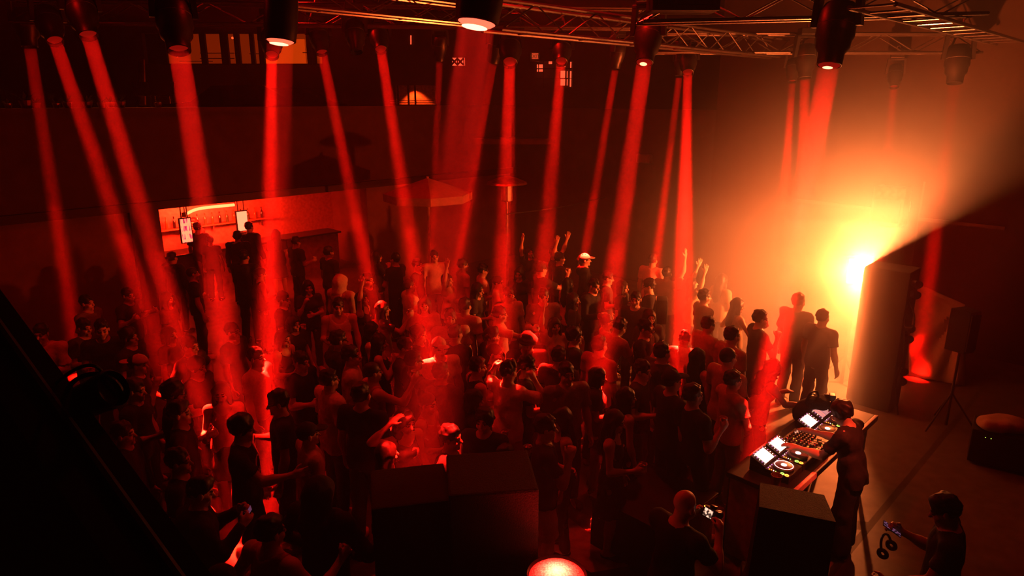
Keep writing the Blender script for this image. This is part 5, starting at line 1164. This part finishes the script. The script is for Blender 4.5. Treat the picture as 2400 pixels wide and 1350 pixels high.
def build_person(p, i):
    rig, s, sx = p['rig'], p['s'], p['sex']; ex = p['ex']; me = rig_of(p['pose'], sx, p['turn'])[1]
    t = empty('person', Vector((*p['pos'], 0)), -p['f'], label=p['label'], cat='person', group=p['group']); t.scale = (s, s, s)
    use('body', me, SKIN[(i * 7) % 3], t)
    kind, c = p['top'].split(); kind = 'shirt' if kind == 'hoodie_short' else kind
    use('shirt', piece(top_mesh, p['pose'], sx, kind), FAB[c], t)
    kb, cb_ = p['bottom'].split(); use('trousers' if kb not in ('skirt', 'shorts') else kb, piece(leg_mesh, p['pose'], sx, kb), FAB[cb_], t)
    H = rig.head_matrix()
    hair = p['hair']; hair = 'buzz' if hair == 'beanie_hair' else hair
    capk = [e for e in ex if e.startswith('cap:')]
    if capk and hair in ('short', 'curly', 'undercut'): hair = 'buzz'
    if hair: use('hair', HAIR[hair], HAIRM[i % 2], t, H)
    if capk:
        b = capk[0].split(':'); kk = 'cap'; Mx = H
        if len(b) > 2 and b[2] in ('bucket', 'beanie'): kk = b[2]
        elif len(b) > 2: Mx = H @ Matrix.Rotation(math.pi, 4, 'Z')
        use('hat' if kk == 'bucket' else ('headband' if kk == 'beanie' else 'cap'), CAPS[kk], FAB[b[1]], t, Mx)
    if 'glasses' in ex: use('glasses', GLASSES, M['steel'] if i % 2 else M['black_gloss'], t, H)
    for sd_ in (-1, 1):
        an = rig.leg[sd_][2]; use('shoe', SHOE, FAB['w'] if i % 3 == 0 else FAB['k'], t, Matrix.Translation((an[0], an[1] + .02, 0)) @ Matrix.Rotation(-sd_ * .18, 4, 'Z'))
    if 'hood' in ex: use('hood', HOOD, FAB[c], t, H)
    if 'bag' in ex:
        MB().box((-.15, -.30, 1.0), (.15, -.12, 1.42), bevel=.05).obj('backpack', M['cloth_black'], t, smooth=True)
    bpy.context.view_layer.update()
    p['obj'] = t
    short = p['label']
    def world(q): return t.matrix_world @ Vector(q)
    if 'cup' in ex:
        g = rig.grip[1]; cup(world((g[0], g[1], g[2] - .055)), 'cup held by the ' + short_of(short), cup_w if i % 4 else cup_c, group=None)
    if 'phone' in ex:
        g = rig.grip[1]; a = world(g); ph_ = empty('phone', a, -p['f'] , label='phone held by the ' + short_of(short), cat='phone')
        ph_.rotation_euler = (R(-35 if p['pose'] == 'phone' else -62), 0, -p['f']); use('body', phone_me, M['black_gloss'], ph_); use('screen', phone_scr, emit('phone_screen', (.5, .25, .8), .25) if 'headphones' not in ex else phone_pat(), ph_)
    return t
def phone_pat():
    m = emit('phone_feed', (1, 1, 1), .7); nt = m.node_tree; e = nt.nodes['Emission']; tc = nt.nodes.new('ShaderNodeTexCoord'); v = nt.nodes.new('ShaderNodeTexVoronoi'); v.inputs['Scale'].default_value = 60
    r = nt.nodes.new('ShaderNodeValToRGB'); r.color_ramp.elements[0].color = (.5, .08, .12, 1); r.color_ramp.elements[1].color = (.02, .01, .03, 1); r.color_ramp.elements[1].position = .55; x = r.color_ramp.elements.new(.3); x.color = (.25, .2, .6, 1)
    nt.links.new(tc.outputs['Object'], v.inputs[0]); nt.links.new(v.outputs[0], r.inputs[0]); nt.links.new(r.outputs[0], e.inputs[0]); return m
def short_of(l):
    w_ = l.split(); return ' '.join(w_[:11])
def hood_mesh():
    F = Field((-.2, -.24, 1.38), (.2, .16, 1.80), .015)
    F.ell((0, -.03, 1.63), (.108, .125, .115), .02); F.cone((0, -.06, 1.58), (0, -.06, 1.47), .10, .115, .05); F.ell((0, .13, 1.58), (.075, .12, .12), .015, 'cut'); F.rough(.006, 40, 3); F.half((0, 0, -1), (0, 0, 1.43))
    return F.mesh('hood')
HOOD = hood_mesh()
for i, p in enumerate(PEOPLE): build_person(p, i)
def beam_target(t):
    if not isinstance(t[0], str): return pz(*t)
    p = [p for p in PEOPLE if t[0] in p['label']][0]
    return Vector((p['pos'].x + t[2], p['pos'].y + t[3], t[1] * p['s']))
for i, (x, y, dep, dia, tg, w, lab) in enumerate(BEAMS):
    L0 = px(x, y, dep); aim = beam_target(tg); big = dia > .2
    t, d = stage_light(L0, dia / .22 * (1.0 if big else 1.15), aim, lab, open_lens=i in (4, 9, 14, 19), wide=i in (4, 9), arm=dep > 10.5 and x > 250, hang=6.0 if big else (6.5 if x < 250 else None))
    lamp('beam_lamp', 'AREA', L0 + d * .035, w * POWER * 1.6, RED, t, aim, shape='DISK', size=dia * .96, spread=R(9 if i == 9 else 6 if i == 4 else 3.4))
# the photographer's camera, the dark corner man's headphones, shirt prints
def by(tok): return [p for p in PEOPLE if tok in p['ex']][0]
p = by('cam'); g = (Vector(p['rig'].grip[1]) + Vector(p['rig'].grip[-1])) / 2; a = p['obj'].matrix_world @ (g + Vector((0, .02, .02)))
pc = empty('photo_camera', a, -p['f'], label='black camera with lit rear screen in the bald photographer hands', cat='camera'); pc.rotation_euler = (R(-25), 0, -p['f'])
MB().box((-.07, -.03, -.045), (.07, .035, .045), bevel=.008).obj('body', M['black_gloss'], pc); MB().rod((0, .03, 0), (0, .12, 0), .036, 18).obj('lens', M['black_gloss'], pc, smooth=True); MB().box((-.02, -.02, .045), (.02, .03, .07), bevel=.006).obj('viewfinder', M['black_gloss'], pc)
def cam_screen():
    m = emit('camera_screen', (1, 1, 1), 1.6); nt = m.node_tree; e = nt.nodes['Emission']; tc = nt.nodes.new('ShaderNodeTexCoord'); v = nt.nodes.new('ShaderNodeTexNoise'); v.inputs['Scale'].default_value = 45; r = nt.nodes.new('ShaderNodeValToRGB')
    r.color_ramp.elements[0].position = .42; r.color_ramp.elements[0].color = (.03, .03, .03, 1); r.color_ramp.elements[1].position = .58; r.color_ramp.elements[1].color = (1, .95, .9, 1); nt.links.new(tc.outputs['Object'], v.inputs[0]); nt.links.new(v.outputs[0], r.inputs[0]); nt.links.new(r.outputs[0], e.inputs[0]); return m
MB().box((-.045, -.036, -.032), (.03, -.030, .03)).obj('screen', cam_screen(), pc); use('indicator', _d['led'], led_a, pc, Matrix.Translation((-.055, -.032, .035)) @ Matrix.Rotation(R(90), 4, 'X'))
p = by('headphones'); a = p['obj'].matrix_world @ (Vector(p['rig'].grip[1]) + Vector((0, .02, -.15)))
hp = empty('headphones', a, R(40), label='black headphones dangling from the dark corner man hand', cat='headphones'); hp.rotation_euler = (R(70), 0, R(40))
MB().torus(.085, .010, n=20, m=6, a0=R(-10), a1=R(190)).obj('band', M['black_gloss'], hp)
for s_ in (-1, 1): MB().torus(.03, .017, Matrix.Translation((s_ * .082, -.035, 0)) @ Matrix.Rotation(R(90), 4, 'Y'), 18, 8).obj('ear_cup', M['rubber'], hp)
# scrawled pale print on the back of the black tee, small print on the chest
def strokes(p, name, lines, w, mt, M0):
    mb = MB()
    for ln in lines: mb.tube([M0 @ Vector((x, 0, z)) for x, z in ln], w, 4)
    o = mb.obj(name, mt, p['obj']); return o
p = by('print2'); pale = FAB['p']; hx = Matrix.Translation((0, .142, 1.22))
mb = MB(); mb.lathe([(.085, 0), (.08, .006), (.001, .008)], 20, Matrix.Translation((.02, .112, 1.25)) @ Matrix.Rotation(R(-90), 4, 'X') @ Matrix.Diagonal((.85, 1.25, 1, 1)), cap=False); mb.obj('print', pale, p['obj'])
strokes(p, 'print_lettering', [[(-.05, -.06), (-.05, .01), (-.035, .04)], [(-.035, -.02), (-.02, .05), (-.012, -.01)], [(-.005, .05), (.004, -.02), (.012, .045)], [(.02, .0), (.03, .05), (.034, -.05)]], .004, FAB['k'], Matrix.Translation((.03, .122, 1.25)))
p = by('print'); strokes(p, 'chest_print', [[(x, 0), (x + .006, .012), (x + .011, .0)] for x in (-.06, -.045, -.03, -.015, .0, .015)] + [[(.05, .005), (.062, .009)]], .0025, FAB['p'], Matrix.Translation((.02, .125, 1.30)))
print('people', len(PEOPLE), 'meshes', len(bpy.data.meshes))
